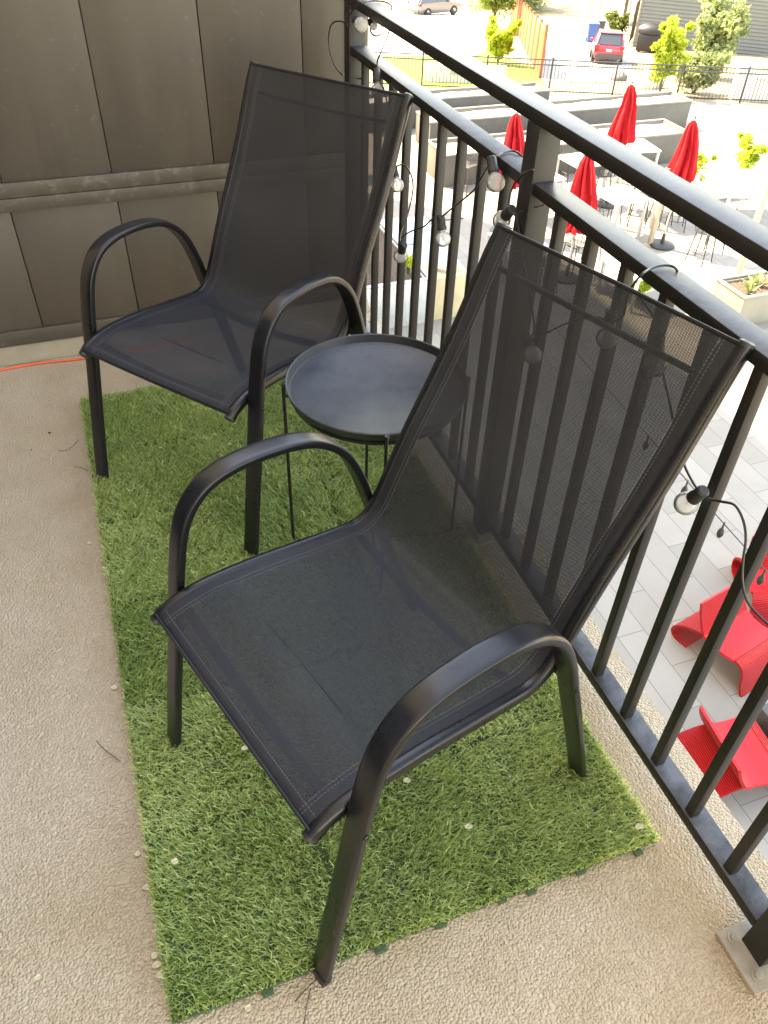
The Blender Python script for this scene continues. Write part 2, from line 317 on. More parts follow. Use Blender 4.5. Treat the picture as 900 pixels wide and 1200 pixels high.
# ------------------------------------------------------------------ light, sky
w = bpy.data.worlds.new('World'); scn.world = w; w.use_nodes = True; nt = w.node_tree
sky = nt.nodes.new('ShaderNodeTexSky'); sky.sky_type = 'NISHITA'; sky.sun_disc = False
SE, SA = math.radians(49), math.radians(-40)          # elevation; azimuth from +y towards +x
sky.sun_elevation = SE; sky.sun_rotation = SA; sky.air_density = 1.0; sky.dust_density = .6; sky.ozone_density = 1.5
nt.links.new(sky.outputs[0], nt.nodes['Background'].inputs[0]); nt.nodes['Background'].inputs[1].default_value = .15
sd = Vector((math.sin(SA)*math.cos(SE), math.cos(SA)*math.cos(SE), math.sin(SE)))
sl = bpy.data.lights.new('sun', 'SUN'); sl.energy = 2.2; sl.angle = math.radians(.53); sl.color = (1, .95, .87)
so = bpy.data.objects.new('sun', sl); COL.objects.link(so); so.rotation_euler = sd.to_track_quat('Z', 'Y').to_euler(); so.location = (0, 0, 20)
scn.view_settings.view_transform = 'Standard'; scn.view_settings.look = 'None'; scn.view_settings.gamma = 1; scn.view_settings.exposure = 3.68
try: scn.view_settings.use_white_balance = True; scn.view_settings.white_balance_temperature = 10900; scn.view_settings.white_balance_tint = 14
except Exception: pass
try: scn.cycles.transparent_max_bounces = 24; scn.cycles.sample_clamp_indirect = 6
except Exception: pass

# ------------------------------------------------------------------ the balcony
SLX = .1466
struct(obj('balcony_floor', B(-1.75, SLX, -2.0, 3.2, -.26, 0), 'floor', smooth=False))
bm = bmesh.new()       # skirt of coating rising to the partition
for (y, z) in ((2.492, .003), (2.52, .010), (2.55, .024), (2.59, .030)):
    for x in (-1.745, SLX-.004): bm.verts.new((x, y, z))
bm.verts.ensure_lookup_table()
for i in range(3): bm.faces.new([bm.verts[j] for j in (2*i, 2*i+1, 2*i+3, 2*i+2)])
struct(obj('floor_skirting', bm, mat('skirting_coat', (.30, .235, .15), .6, noise=(9, .12), bump=(120, .0012))))
fac = tag(empty('apartment_building', (-1.75, 0, PZ)), 'stucco facade of the apartment building behind the balcony', 'building')
obj('wall', B(-9, -.004, -9, 30, 0, 19.6), 'stucco', fac, False)
dr = obj('sliding_door', B(0, .05, -.2, 1.9, 6.52, 8.7, .004), 'blackm', fac); obj('pane', B(.052, .056, -.12, .82, 6.62, 8.62), 'glassd', dr)

pw = tag(empty('partition_wall', (0, 2.583, 0)), 'brown painted board partition closing the far end of the balcony', 'wall')
e = [-1.75, -1.405, -1.068, -.733, -.3995, -.079, .085]
for a, b2 in zip(e, e[1:]):
    obj('board', B(a+.0016, b2-.0016, 0, .02, .53, 2.02, .0012), 'board', pw)
    obj('board', B(a+.0016, b2-.0016, 0, .02, .04, .51, .0012), 'board', pw)
obj('backing', B(-1.75, .12, .022, .05, .03, 2.02), 'rubber', pw)
obj('crossrail', B(-1.75, .088, -.013, -.001, .542, .588, .0008), 'scuffed', pw)
obj('crossrail', B(-1.75, .088, -.017, -.001, .500, .5405, .0008), 'scuffed', pw)
obj('base_board', B(-1.75, .088, -.010, -.001, .032, .085, .0015), 'board', pw)
obj('corner_trim', B(.087, .135, -.028, .055, .0, 2.02, .002), 'board', pw)

# railing ------------------------------------------------------------
rl = tag(empty('balcony_railing', (0, 1.2, 0)), 'black metal balcony railing with square balusters along the open side', 'railing')
o_ = lambda z, y, x=0: (x, y-1.2, z)
def rb(name, x0, x1, y0, y1, z0, z1, bev=.0015, parent=rl): return obj(name, B(x0, x1, y0-1.2, y1-1.2, z0, z1, bev), 'rail', parent)
posts = [-1.12, .040, 1.205, 2.365]
rb('top_rail', .0, .0515, -1.4, 2.39, 1.0717, 1.0975, .002)
for a, b2 in zip(posts, posts[1:]):
    rb('mid_rail', .004, .052, a+.0255, b2-.0255, .945, .9684); rb('bottom_rail', .0015, .047, a+.0255, b2-.0255, .066, .0922)
for i, y in enumerate(posts):
    p = rb('post', 0., .051, y-.025, y+.025, .0, 1.0712)
    pl = obj('base_plate', B(-.036, .125, y-.058-1.2, y+.050-1.2, .0, .012, .002), 'plate', p)
    for bx in (-.012, .100):
        for by in (-.035, .030):
            bm = bmesh.new(); lathe(bm, [(.013, .0118), (.0125, .0145), (.008, .0148), (.0075, .020), (0, .0215)], 6 if False else 12, (bx, y+by-1.2, 0)); obj('bolt', bm, 'plate', p)
for k in range(-15, 15):
    y = .618+.1156*k
    if min(abs(y-q) for q in posts) < .05: continue
    if y > 2.33: continue
    rb('baluster', .0062, .0262, y-.0098, y+.0098, .0922, .945, .001)

# turf rug ------------------------------------------------------------
RX0, RX1, RY0, RY1 = -.985, -.034, .272, 2.186
rug = tag(empty('turf_rug', ((RX0+RX1)/2, (RY0+RY1)/2, 0)), 'green artificial turf rug of interlocking tiles under the two chairs', 'rug')
cx, cy = (RX0+RX1)/2, (RY0+RY1)/2
nx, ny = 3, 6; tw, tl = (RX1-RX0)/nx, (RY1-RY0)/ny
bm = bmesh.new()
for i in range(nx):
    for j in range(ny): box(bm, RX0+i*tw+.001-cx, RX0+(i+1)*tw-.001-cx, RY0+j*tl+.001-cy, RY0+(j+1)*tl-.001-cy, .0005, .009)
obj('backing', bm, 'matbase', rug, False)
for i in range(nx):
    for q in range(3):
        x = RX0+i*tw+(q+.5)*tw/3-cx+random.uniform(-.028, .028); wj = random.uniform(.009, .012); y0 = RY0-cy+random.uniform(-.001, .007)
        if random.random() < .2: continue
        bm = B(x-wj, x+wj, y0-.011, y0+.006, .001, .007, .0015)
        obj('connector_tab', bm, 'matbase', rug)
NB = 210000
px = RX0+rng.random(NB)*(RX1-RX0); py = RY0+rng.random(NB)*(RY1-RY0)
ti = np.minimum((px-RX0)//tw, nx-1).astype(int); tj = np.minimum((py-RY0)//tl, ny-1).astype(int)
dxs = np.minimum((px-RX0) % tw, tw-(px-RX0) % tw); dys = np.minimum((py-RY0) % tl, tl-(py-RY0) % tl)
inner = (px > RX0+.01) & (px < RX1-.01) & (py > RY0+.01) & (py < RY1-.01)
keep = ~((np.minimum(dxs, dys) < .0050) & inner & (rng.random(NB) < .72))
px, py, ti, tj = px[keep], py[keep], ti[keep], tj[keep]; n = len(px)
ta = (rng.random((nx, ny))*1.6+3.6)                       # each tile's pile leans its own way
lean = ta[ti, tj]+0.45*np.sin(px*17+py*7)*np.cos(py*19-px*11)+rng.normal(size=n)*1.05
hgt = .018+.011*rng.random(n)+.004*np.sin(px*31)*np.sin(py*27)
edge_ = np.minimum(np.minimum(px-RX0, RX1-px), np.minimum(py-RY0, RY1-py)); tilt = (.008+.018*rng.random(n))*np.clip(.35+edge_/.02, 0, 1)
dx, dy = np.cos(lean), np.sin(lean); wd = .00070+.00045*rng.random(n)
fa = rng.random(n)*2*PI; wx, wy = np.cos(fa)*wd, np.sin(fa)*wd
z0 = np.full(n, .006)
V = np.stack([np.stack([px-wx, py-wy, z0], 1), np.stack([px+wx, py+wy, z0], 1),
    np.stack([px+wx*.9+dx*tilt*.5, py+wy*.9+dy*tilt*.5, z0+hgt*.62], 1), np.stack([px-wx*.9+dx*tilt*.5, py-wy*.9+dy*tilt*.5, z0+hgt*.62], 1),
    np.stack([px+dx*tilt, py+dy*tilt, z0+hgt*.93], 1)], 1)
V[:, :, 0] -= cx; V[:, :, 1] -= cy
base = np.arange(n)[:, None]*5
F4 = base+np.array([[0, 1, 2, 3]]); F3 = base+np.array([[3, 2, 4]])
tt_ = rng.uniform(-.10, .14, (nx, ny)); t = np.clip(rng.beta(1.6, 2.2, n)+tt_[ti, tj]+.10*np.sin(px*9+1)*np.sin(py*7), 0, 1)
link('pile', np_mesh('pile', V.reshape(-1, 3), F4, F3, np.repeat(t, 5)), 'blade', rug)

# chairs --------------------------------------------------------------
SA_ = .2457
PROF = [(.3135, .444), (.300, .4535), (.262, .466), (.205, .471), (.110, .465), (.01, .451), (-.075, .439), (-.123, .437), (-.155, .456), (-.180, .497), (-.207, .553), (-.247, .630), (-.295, .712), (-.340, .795), (-.378, .875), (-.404, .930), (-.428, .974)]
ARM = [(.331, .004), (.302, .18), (.272, .35), (.252, .47), (.232, .565), (.213, .612), (.182, .648), (.140, .667), (.085, .673), (.02, .669), (-.035, .656), (-.080, .630), (-.118, .588), (-.150, .522), (-.178, .440), (-.212, .340), (-.262, .19), (-.322, .004)]
def make_chair():
    t = empty('patio_chair', (0, 0, 0))
    prof = spline([(0, v, z) for v, z in PROF], 5)
    s = [0.]
    for a, b in zip(prof, prof[1:]): s.append(s[-1]+(b-a).length)
    Ls = s[-1]; nu = 24; V = []; UV = []
    for i, p in enumerate(prof):
        a = prof[max(i-1, 0)]; b = prof[min(i+1, len(prof)-1)]; tn = (b-a).normalized(); nm = Vector((0, -tn.z, tn.y)) if True else None
        nm = Vector((0, tn.z, -tn.y))*-1
        # sag under use: seat dips, back bows rearwards
        q = s[i]/Ls
        if s[i] < .46: sag = .017*math.sin(PI*min(s[i]/.46, 1))**.8+.004
        else: sag = .014*math.sin(PI*(s[i]-.46)/(Ls-.46))**.7+.006
        wr = 0
        for k in range(nu+1):
            u = -1+2*k/nu; f = (1-u*u)
            off = sag*f
            dirn = Vector((0, -.25, -1)).normalized() if p.z < .47 and s[i] < .5 else Vector((0, -.85, -.35)).normalized()
            if s[i] > .5: off += .0016*math.sin(u*9+s[i]*14)*f
            c = p+dirn*off; c.x = u*SA_; V.append(c[:]); UV.append((u*SA_, s[i]))
    K = len(prof); F = [(i*(nu+1)+k, i*(nu+1)+k+1, (i+1)*(nu+1)+k+1, (i+1)*(nu+1)+k) for i in range(K-1) for k in range(nu)]
    me = bpy.data.meshes.new('sling'); me.from_pydata(V, [], F); uvl = me.uv_layers.new(name='UVMap')
    for lp in me.loops: uvl.data[lp.index].uv = UV[lp.vertex_index]
    sl_ = link('sling', me, 'fabric', t, True)
    # top and front hems: rolled double cloth
    for rng_, nm_ in ((range(nu+1), 'front_hem'), (range((K-1)*(nu+1), K*(nu+1)), 'top_hem')):
        pts = [Vector(V[k]) for k in rng_]
        obj('hem', sweep(bmesh.new(), pts, .005, .011 if nm_ == 'front_hem' else .008, 8, side=(0, 1, 0)), 'hem', sl_)
    for sg in (-1, 1):
        # side rail: steel tube that follows the sling edge, sleeve of cloth over it
        rp = []; cl = []
        for i, p in enumerate(prof):
            a = prof[max(i-1, 0)]; b = prof[min(i+1, K-1)]; tn = (b-a).normalized(); nm = Vector((0, -tn.z, tn.y))
            nm = Vector((0, tn.z, -tn.y))
            rp.append(p-nm*.0125+Vector((sg*.2462, 0, 0))); cl.append(p-nm*.0078+Vector((sg*.2330, 0, 0)))
        d0 = (rp[0]-rp[1]).normalized(); d1 = (rp[-1]-rp[-2]).normalized()
        rp = [rp[0]+d0*.006]+rp+[rp[-1]+d1*.001]
        r_ = obj('side_rail', sweep(bmesh.new(), rp, .023, .028, 14, side=(1, 0, 0), power=3), 'chair', t)
        obj('sleeve', sweep(bmesh.new(), cl, .034, .0105, 10, side=(1, 0, 0), power=3), 'hem', t)
        for q, d in ((rp[0], d0), (rp[-1], d1)):
            obj('end_cap', sweep(bmesh.new(), [q-d*.001, q+d*.005, q+d*.008], [.023, .023, .014], [.030, .030, .02], 14, side=(1, 0, 0), power=2.6), 'rubber', r_)
        # armrest hoop: front leg, arm and rear leg in one flat oval tube
        ap = spline([(sg*.281, v, z) for v, z in ARM], 5)
        ap2 = []
        for i, p in enumerate(ap):
            a = ap[max(i-1, 0)]; b = ap[min(i+1, len(ap)-1)]; tn = (b-a).normalized(); nm = Vector((0, tn.z, -tn.y))
            if nm.z < 0 and abs(nm.z) > .6: nm = -nm
            ap2.append(p)
        hp = obj('arm_hoop', sweep(bmesh.new(), ap2, .042, .0175, 28, side=(1, 0, 0), power=4.6), 'chair', t)
        for q, q2 in ((ap2[0], ap2[1]), (ap2[-1], ap2[-2])):
            d = (q-q2).normalized(); obj('foot_cap', sweep(bmesh.new(), [q-d*.012, q+d*.002], .043, .022, 28, side=(1, 0, 0), power=4.6), 'rubber', hp)
        for v, z in ((.246, .447), (-.190, .432)):
            obj('bracket', sweep(bmesh.new(), [(sg*.236, v, z-.004), (sg*.266, v, z-.004)], .02, .012, 8, side=(0, 1, 0), power=3), 'chair', t)
            bm = bmesh.new(); lathe(bm, [(.0055, 0), (.0055, .003), (.003, .005), (0, .0055)], 12, (sg*.3005, v+.01, z), (sg, 0, 0)); obj('bolt', bm, 'chair', hp)
    for (v, z, bow, d, nm_) in ((.262, .4415, .022, .020, 'b'), (-.120, .410, .026, .020, 'b'), (-.413, .912, -.02, .011, 't')):
        pts = []
        for k in range(13):
            u = -1+2*k/12; f = 1-u*u
            pts.append((u*.238, v-(.016*f if nm_ == 't' else 0), z-(bow*f if nm_ == 'b' else .012*f)))
        obj('crossbar', tube(pts, d, 10), 'chair', t)
    return t
chA = make_chair()
tag(chA, 'nearer black mesh patio chair facing left on the turf, railing seen through its back', 'chair', 'matching black sling chairs on the turf rug')
chA.location = (-.4983, .6318, .0)
chA.rotation_euler.z = -math.radians(252.632)
chB = copy_tree(chA); chB['label'] = 'farther black mesh patio chair standing before the brown board partition'
chB.location = (-.5226, 1.7249, 0); chB.rotation_euler.z = -math.radians(232.768)

# tray table ------------------------------------------------------------
TX, TY, TZ, TR = -.2857, 1.2596, .5205, .2132
tb = tag(empty('tray_table', (TX, TY, 0)), 'small round black metal tray table standing between the two chairs', 'table')
bm = bmesh.new(); lathe(bm, [(0, TZ-.022), (.199, TZ-.022), (.2035, TZ-.019), (.2085, TZ-.001), (.2110, TZ+.0008), (TR, TZ-.001), (TR-.0015, TZ-.006), (.2065, TZ-.022), (.202, TZ-.0262), (0, TZ-.0262)], 96)
obj('tray', bm, 'tray', tb)
ring = [(.196*math.cos(a), .196*math.sin(a), TZ-.036) for a in np.linspace(0, 2*PI, 64, endpoint=False)]
obj('ring', tube(ring, .009, 8, closed=True), 'chair', tb)
aL = math.radians(166)
for k in range(4):
    a = aL+k*PI/2; c, s = math.cos(a), math.sin(a); r0 = .2165
    pts = [(c*r0, s*r0, TZ-.006), (c*r0, s*r0, TZ-.10), (c*r0, s*r0, .12), (c*r0, s*r0, .034), (c*(r0-.006), s*(r0-.006), .022), (c*(r0-.025), s*(r0-.025), .016), (c*.08, s*.08, .014+.007*(k % 2)), (0, 0, .014+.007*(k % 2))]
    lg = obj('leg', tube(pts, .0085, 10), 'chair', tb)
    obj('hook', tube([(c*.190, s*.190, TZ-.036), (c*r0, s*r0, TZ-.036)], .009, 8), 'chair', lg)
    bm = bmesh.new(); lathe(bm, [(.0045, TZ-.010), (.0058, TZ-.006), (.005, TZ-.001), (0, TZ+.0005)], 12, (c*r0, s*r0, 0)); obj('leg_cap', bm, 'rubber', lg)

# string lights on the railing ----------------------------------------------------
st = tag(empty('string_lights', (-.01, 1.2, .9)), 'black string lights with clear globe bulbs tied along the balcony railing', 'string lights')
o0 = Vector((-.01, 1.2, .9))
def cord(px, parent=st, d=.0042):
    pts = [(onz(x, y, X-10) if X > 5 else onx(x, y, X))-o0 for x, y, X in px]; return obj('cord', tube(spline(pts, 5), d, 8), 'wire', parent)
cord([(404, 62, -.012), (392, 64, -.02), (386, 80, -.025), (390, 92, -.02), (408, 100, -.012), (420, 98, -.005), (436, 92, -.01)]) if False else None
cord([(415, 12, .0), (407, 8, -.01), (404, 20, -.012), (407, 30, -.015), (400, 25, -.02), (389, 28, -.03), (385, 45, -.03), (388, 66, -.03), (397, 84, -.02), (412, 92, .03), (425, 92, .03)])
cord([(407, 22, -.014), (414, 12, -.008), (424, 4, 11.101), (436, 1, 11.101), (450, 2, 11.101), (458, 6, 11.101), (459, 12, .057), (455, 40, .05), (446, 62, -.006), (442, 74, -.012), (444, 92, -.012), (449, 103, -.012), (456, 130, .0), (459, 160, .0), (456, 186, -.008), (460, 196, -.014), (472, 193, -.012), (481, 203, -.006), (484, 222, .03), (478, 250, .035), (470, 272, .0), (469, 284, -.014), (474, 276, -.014), (484, 270, -.012), (496, 266, -.012), (505, 258, -.012), (512, 253, -.015), (519, 253, -.016), (526, 247, -.013), (540, 236, -.012), (556, 222, -.012), (566, 205, -.014), (574, 193, -.018), (580, 190, -.012)])
cord([(574, 193, -.018), (577, 188, -.006), (583, 183, 10.972), (590, 179, 10.972), (600, 177, 10.972), (607, 179, 10.972), (613, 184, .056)])
cord([(575, 190, -.012), (590, 188, .03), (598, 200, .056), (615, 205, .055)])
cord([(634, 196, .030), (624, 199, -.004), (613, 204, -.008), (604, 214, -.012), (598, 227, -.018), (596, 240, -.024), (598, 247, -.022), (606, 258, -.008), (612, 300, .0), (622, 350, .0), (626, 385, -.01), (622, 398, -.015), (640, 390, -.01), (672, 376, -.008), (700, 372, -.012), (716, 377, -.015), (730, 370, -.01), (736, 345, -.012), (745, 330, -.008), (752, 322, 10.974), (762, 315, 10.974), (776, 311, 10.974), (788, 312, 10.973), (793, 316, 10.972), (794, 320, .056)])
cord([(740, 338, -.010), (752, 352, -.008), (766, 372, -.008), (772, 398, -.015), (776, 430, -.005), (784, 470, .0), (795, 517, -.01), (802, 545, -.012), (815, 570, -.02), (823, 577, -.022), (829, 584, -.016), (846, 588, -.010), (861, 592, -.008), (871, 610, -.008), (874, 632, -.008), (871, 655, -.01), (870, 680, -.012), (875, 703, -.014), (886, 718, -.012), (905, 736, -.01), (930, 760, -.01)])
for (x0, y0, x1, y1) in ((632, 255, 600, 252), (597, 262, 640, 240)): pass
def bulb(sx, sy, bx, by, X):
    s0 = onx(sx, sy, X)-o0; b0 = onx(bx, by, X)-o0; d = (b0-s0).normalized()
    s_ = b0-d*.034
    bm = bmesh.new(); lathe(bm, [(0, -.020), (.008, -.020), (.0105, -.017), (.0105, .004), (.0118, .006), (.0118, .013), (.0095, .014)], 18, s_, d); so_ = obj('socket', bm, 'rubber', st)
    bm = bmesh.new(); prof = [(.0085, -.020)]+[(.0195*math.sin(a), -.0195*math.cos(a)) for a in np.linspace(.42, PI-.02, 14)]+[(0, .0195)]
    lathe(bm, prof, 24, b0, d); obj('bulb', bm, 'bulb', so_)
    q = d.orthogonal().normalized()
    obj('filament', tube([b0-d*.018-q*.002, b0-d*.004-q*.004, b0+d*.002-q*.002, b0-d*.003, b0+d*.002+q*.002, b0-d*.004+q*.004, b0-d*.018+q*.002], .0009, 5), 'brass', so_)
for a in ((410, 18, 423, 29, -.018), (441, 84, 443, 106, -.016), (461, 196, 465, 217, -.018), (474, 285, 469, 300, -.016), (517, 259, 519, 280, -.018), (577, 193, 581, 214, -.020), (599, 246, 588, 258, -.024), (619, 402, 624, 416, -.016), (714, 380, 711, 396, -.016), (771, 402, 768, 428, -.016), (820, 578, 804, 590, -.024), (428, 18, 441, 34, .03)): bulb(*a)
for (a, b, X) in (((604, 250), (638, 240), -.003), ((521, 258), (543, 256), .0), ((478, 286), (492, 286), .0), ((823, 580), (846, 573), .0)):
    p, q = onx(*a, X-.006)-o0, onx(*b, X+.03)-o0; md = (p+q)/2
    obj('cable_tie', sweep(bmesh.new(), [p, md+Vector((-.002, 0, 0)), q], .0028, .0012, 6), 'rubber', st)

# cable on the floor, litter ---------------------------------------------------------
pts = [onz(x, y, .005) for x, y in ((-60, 447), (-20, 438), (0, 434), (30, 428), (60, 424), (90, 421), (112, 418), (135, 414), (160, 409), (190, 402), (230, 395))]
tag(obj('extension_cord', tube(spline(pts, 5), .0085, 10), 'orange'), 'orange extension cord lying along the foot of the brown partition', 'cord')
PET = [(549, 969, 'on the turf right of the near chair seat corner', .034), (364, 980, 'on the turf just below the near seat front corner', .034), (287, 877, 'on the turf under the near seat front edge', .034), (205, 1010, 'on the turf near the rug left edge, low in the photo', .034),
       (161, 1001, 'on bare floor beside the rug left edge, uppermost of four there', .003), (181, 1120, 'on bare floor at the rug edge, top of a row of three', .003), (184, 1131, 'on bare floor at the rug edge, middle of a row of three', .003), (189, 1142, 'on bare floor at the rug edge, lowest of a row of three', .003),
       (291, 1182, 'on bare floor before the rug front edge', .003), (45, 1146, 'alone on the bare floor at the lower left', .003), (105, 637, 'on the floor left of the rug, below the far chair', .003), (134, 806, 'at the rug left edge halfway down the photo', .003), (749, 969, 'near the front right corner of the turf', .034), (477, 915, 'on the turf under the near chair', .034), (172, 1040, 'against the rug left edge below the uppermost floor petal', .003)]
for x, y, where, z in PET:
    bm = bmesh.new(); c = onz(x, y, z); r = random.uniform(.0060, .0080); a0 = random.random()*6
    ring = [bm.verts.new((r*(1+.2*math.sin(2*a+a0))*math.cos(a), r*(.8+.15*math.cos(3*a+a0))*math.sin(a), .0022+.0012*math.sin(a*2+a0))) for a in np.linspace(0, 2*PI, 12, endpoint=False)]
    cc = bm.verts.new((0, 0, .0004))
    for k in range(12): bm.faces.new((ring[k], ring[(k+1) % 12], cc))
    bmesh.ops.solidify(bm, geom=bm.faces[:], thickness=.0006)
    o = obj('petal', bm, 'petal'); o.location = c; tag(o, 'pale dried petal '+where, 'petal', 'dried petals scattered on floor and turf')
for pp, lb in (([(68, 528), (76, 528), (84, 524), (92, 515)], 'thin dark bent twig on the floor left of the rug'), ([(345, 1174), (358, 1160), (368, 1150), (374, 1142)], 'thin dark twig at the foot of the near chair front leg'), ([(356, 1200), (360, 1175), (364, 1158)], 'thin dark stem reaching down from the near chair foot to the photo edge'), ([(86, 547), (95, 548), (103, 552)], 'short faint twig under the bent one left of the rug'), ([(113, 868), (122, 878), (130, 884), (141, 892)], 'thin straw on the floor at the rug left edge')):
    pts = [onz(x, y, .004) for x, y in pp]; tag(obj('twig', tube(spline(pts, 3), .0016, 6), 'twig'), lb, 'twig', 'dry twigs on the floor')
for (x, y), lb in (((58, 507), 'dark crumb on the floor above the bent twig'), ((37, 527), 'tiny dark crumb left of the bent twig')):
    bm = bmesh.new(); bmesh.ops.create_icosphere(bm, subdivisions=2, radius=.0045 if x > 50 else .0025)
    for v in bm.verts: v.co *= random.uniform(.7, 1.2); v.co.z *= .6
    o = obj('crumb', bm, 'twig'); o.location = onz(x, y, .002); tag(o, lb, 'crumb')

# ------------------------------------------------------------------ patio below
bm = bmesh.new()
vs = [(-1.75, -20, PZ), (60, -20, PZ), (60, FA.y+(60-FA.x)*FD.y/FD.x, PZ), (-1.75, FA.y+(-1.75-FA.x)*FD.y/FD.x, PZ)]
bm.faces.new([bm.verts.new(v) for v in vs]); struct(obj('patio', bm, 'paver', smooth=False))
def gp(a, n, lift=0.): p = FA+FD*a+FN*n; return Vector((p.x, p.y, PZ-SL*n+lift))
bm = bmesh.new()
A = [gp(-600, 0.002), gp(600, .002), gp(600, 50), gp(-600, 50)]; F1 = [Vector((p.x, p.y, p.z)) for p in A]
bm.faces.new([bm.verts.new(v) for v in F1]); far = [gp(-600, 50), gp(600, 50), gp(600, 650)+Vector((0, 0, SL*600)), gp(-600, 650)+Vector((0, 0, SL*600))]
bm.faces.new([bm.verts.new(v) for v in far]); struct(obj('ground', bm, 'dirt', smooth=False))
def patch(name, pix, mt, lift):
    bm = bmesh.new(); bm.faces.new([bm.verts.new(T(x, y)+Vector((0, 0, lift))) for x, y in pix]); return struct(obj(name, bm, mt, smooth=False))
patch('street', [(300, 30), (430, 64), (480, 66), (556, 66), (566, 50), (572, 30), (578, 12), (590, -6), (560, -16), (420, -14), (250, -10)], 'street', .02)
patch('driveway', [(634, 96), (742, 97), (738, 62), (730, 30), (712, 12), (676, 2), (640, 6), (618, 14), (628, 40), (640, 62), (636, 80)], 'drive', .02)
patch('lawn', [(440, 100), (640, 108), (636, 92), (628, 78), (570, 60), (556, 66), (480, 66), (430, 66)], 'lawn', .015)
patch('lawn', [(744, 112), (862, 118), (862, 76), (900, 80), (900, 66), (742, 56), (740, 80)], 'dirt', .015)
patch('verge', [(572, 62), (634, 82), (600, 22), (590, -10), (572, 20)], 'dirt', .03)
def planter(x0, x1, y0, y1, h, label, mt='concrete', fill='soil', group=None, t=.10):
    p = tag(empty('planter', ((x0+x1)/2, (y0+y1)/2, PZ)), label, 'planter', group); X, Y = (x1-x0)/2, (y1-y0)/2
    bm = bmesh.new(); box(bm, -X, X, -Y, -Y+t, 0, h, .01); box(bm, -X, X, Y-t, Y, 0, h, .01); box(bm, -X, -X+t, -Y+t+.001, Y-t-.001, 0, h-.001, .01); box(bm, X-t, X, -Y+t+.001, Y-t-.001, 0, h-.001, .01); obj('wall', bm, mt, p)
    bm = bmesh.new()
    for a in ((-X-.02, X+.02, -Y-.02, -Y+.06), (-X-.02, X+.02, Y-.06, Y+.02), (-X-.02, -X+.06, -Y+.061, Y-.061), (X-.06, X+.02, -Y+.061, Y-.061)): box(bm, *a, h+.003, h+.05, .008)
    obj('rim', bm, 'rim' if mt == 'concrete' else mt, p)
    bm = bmesh.new(); bmesh.ops.create_grid(bm, x_segments=24, y_segments=10, size=1)
    for v in bm.verts: v.co = Vector((v.co.x*(X-t+.01), v.co.y*(Y-t+.01), h-.05+random.uniform(-.012, .02)))
    obj('filling', bm, fill, p); return p
gpn = 'long grey raised planters beyond the patio'
planter(9.2, 18.4, 22.88, 24.0, .8, 'long grey raised planter with pale gravel, middle of the three', group=gpn)
planter(8.5, 16.3, 20.1, 21.42, .8, 'long grey raised planter with pale gravel, nearest of the three', group=gpn)
planter(8.0, 14.4, 25.1, 26.1, .8, 'long grey raised planter nearest the black iron fence', group=gpn)
planter(2.9, 5.24, 13.25, 18.2, .92, 'galvanised raised bed of bark mulch and shrubs, seen low between balusters', 'galv', 'mulch')
pc = planter(11.25, 12.55, 11.2, 12.1, .62, 'square off white planter with succulents beside the tan lamp post', 'putty', 'mulch')
pb = planter(14.5, 18.4, 17.25, 18.6, .35, 'low white edged bed with bright yellow green shrubs on the sunny patio', 'offwhite', 'soil')
def shrub(x, y, z, h, r, mt, label, group=None, n=9, per=110, size=.06, stems=5):
    s = tag(empty('shrub', (x, y, z)), label, 'shrub', group); cl = []
    bm = bmesh.new()
    for k in range(stems):
        a = 2*PI*k/stems+random.random(); tx_, ty_ = r*.6*math.cos(a)*random.uniform(.3, 1), r*.6*math.sin(a)*random.uniform(.3, 1); hh = h*random.uniform(.6, .95)
        sweep(bm, [(0, 0, -.05), (tx_*.4, ty_*.4, hh*.5), (tx_, ty_, hh)], [.03, .02, .008], [.03, .02, .008], 5)
        for q in range(max(2, n//stems+1)):
            f = .35+.65*(q+random.random())/(n//stems+1); cl.append((tx_*f*1.15+random.gauss(0, r*.1), ty_*f*1.15+random.gauss(0, r*.1), hh*min(f, 1.05), r*random.uniform(.13, .30)*(1.35-.6*f)))
    obj('stem', bm, 'bark', s); leaves('foliage', cl, per, size, mt, s); return s
shrub(15.2, 17.9, PZ+.3, .75, .55, 'leafyel', 'yellow green shrub in the white edged bed, left and lower one', 'shrubs in the sunny bed')
shrub(16.7, 18.0, PZ+.3, 1.25, .75, 'leafyel', 'tallest yellow green shrub in the white edged bed', 'shrubs in the sunny bed', 14, 140)
shrub(17.7, 17.7, PZ+.3, .6, .6, 'leafyel', 'low yellow green shrub at the right end of the white edged bed', 'shrubs in the sunny bed')
for k, (x, y) in enumerate(((11.6, 11.5), (11.95, 11.75), (12.25, 11.5))):
    s = tag(empty('succulent', (x, y, PZ+.57)), ['left', 'middle', 'right'][k]+' spiky pale green succulent in the square off white planter', 'succulent', 'succulents in the square planter')
    n = 26; a = rng.random(n)*2*PI; el = .3+rng.random(n)*1.1; L0 = .22+rng.random(n)*.14; dr_ = np.stack([np.cos(a)*np.cos(el), np.sin(a)*np.cos(el), np.sin(el)], 1); sd_ = np.stack([-np.sin(a), np.cos(a), 0*a], 1)*.03
    V = np.stack([dr_*.0+sd_*.6, dr_*L0[:, None]*.5+sd_, dr_*L0[:, None], dr_*L0[:, None]*.5-sd_, ], 1).reshape(-1, 3); link('leaf_rosette', np_mesh('leaf_rosette', V, F4=np.arange(n*4).reshape(n, 4), tint=np.repeat(rng.random(n), 4)), 'leafgrey', s)
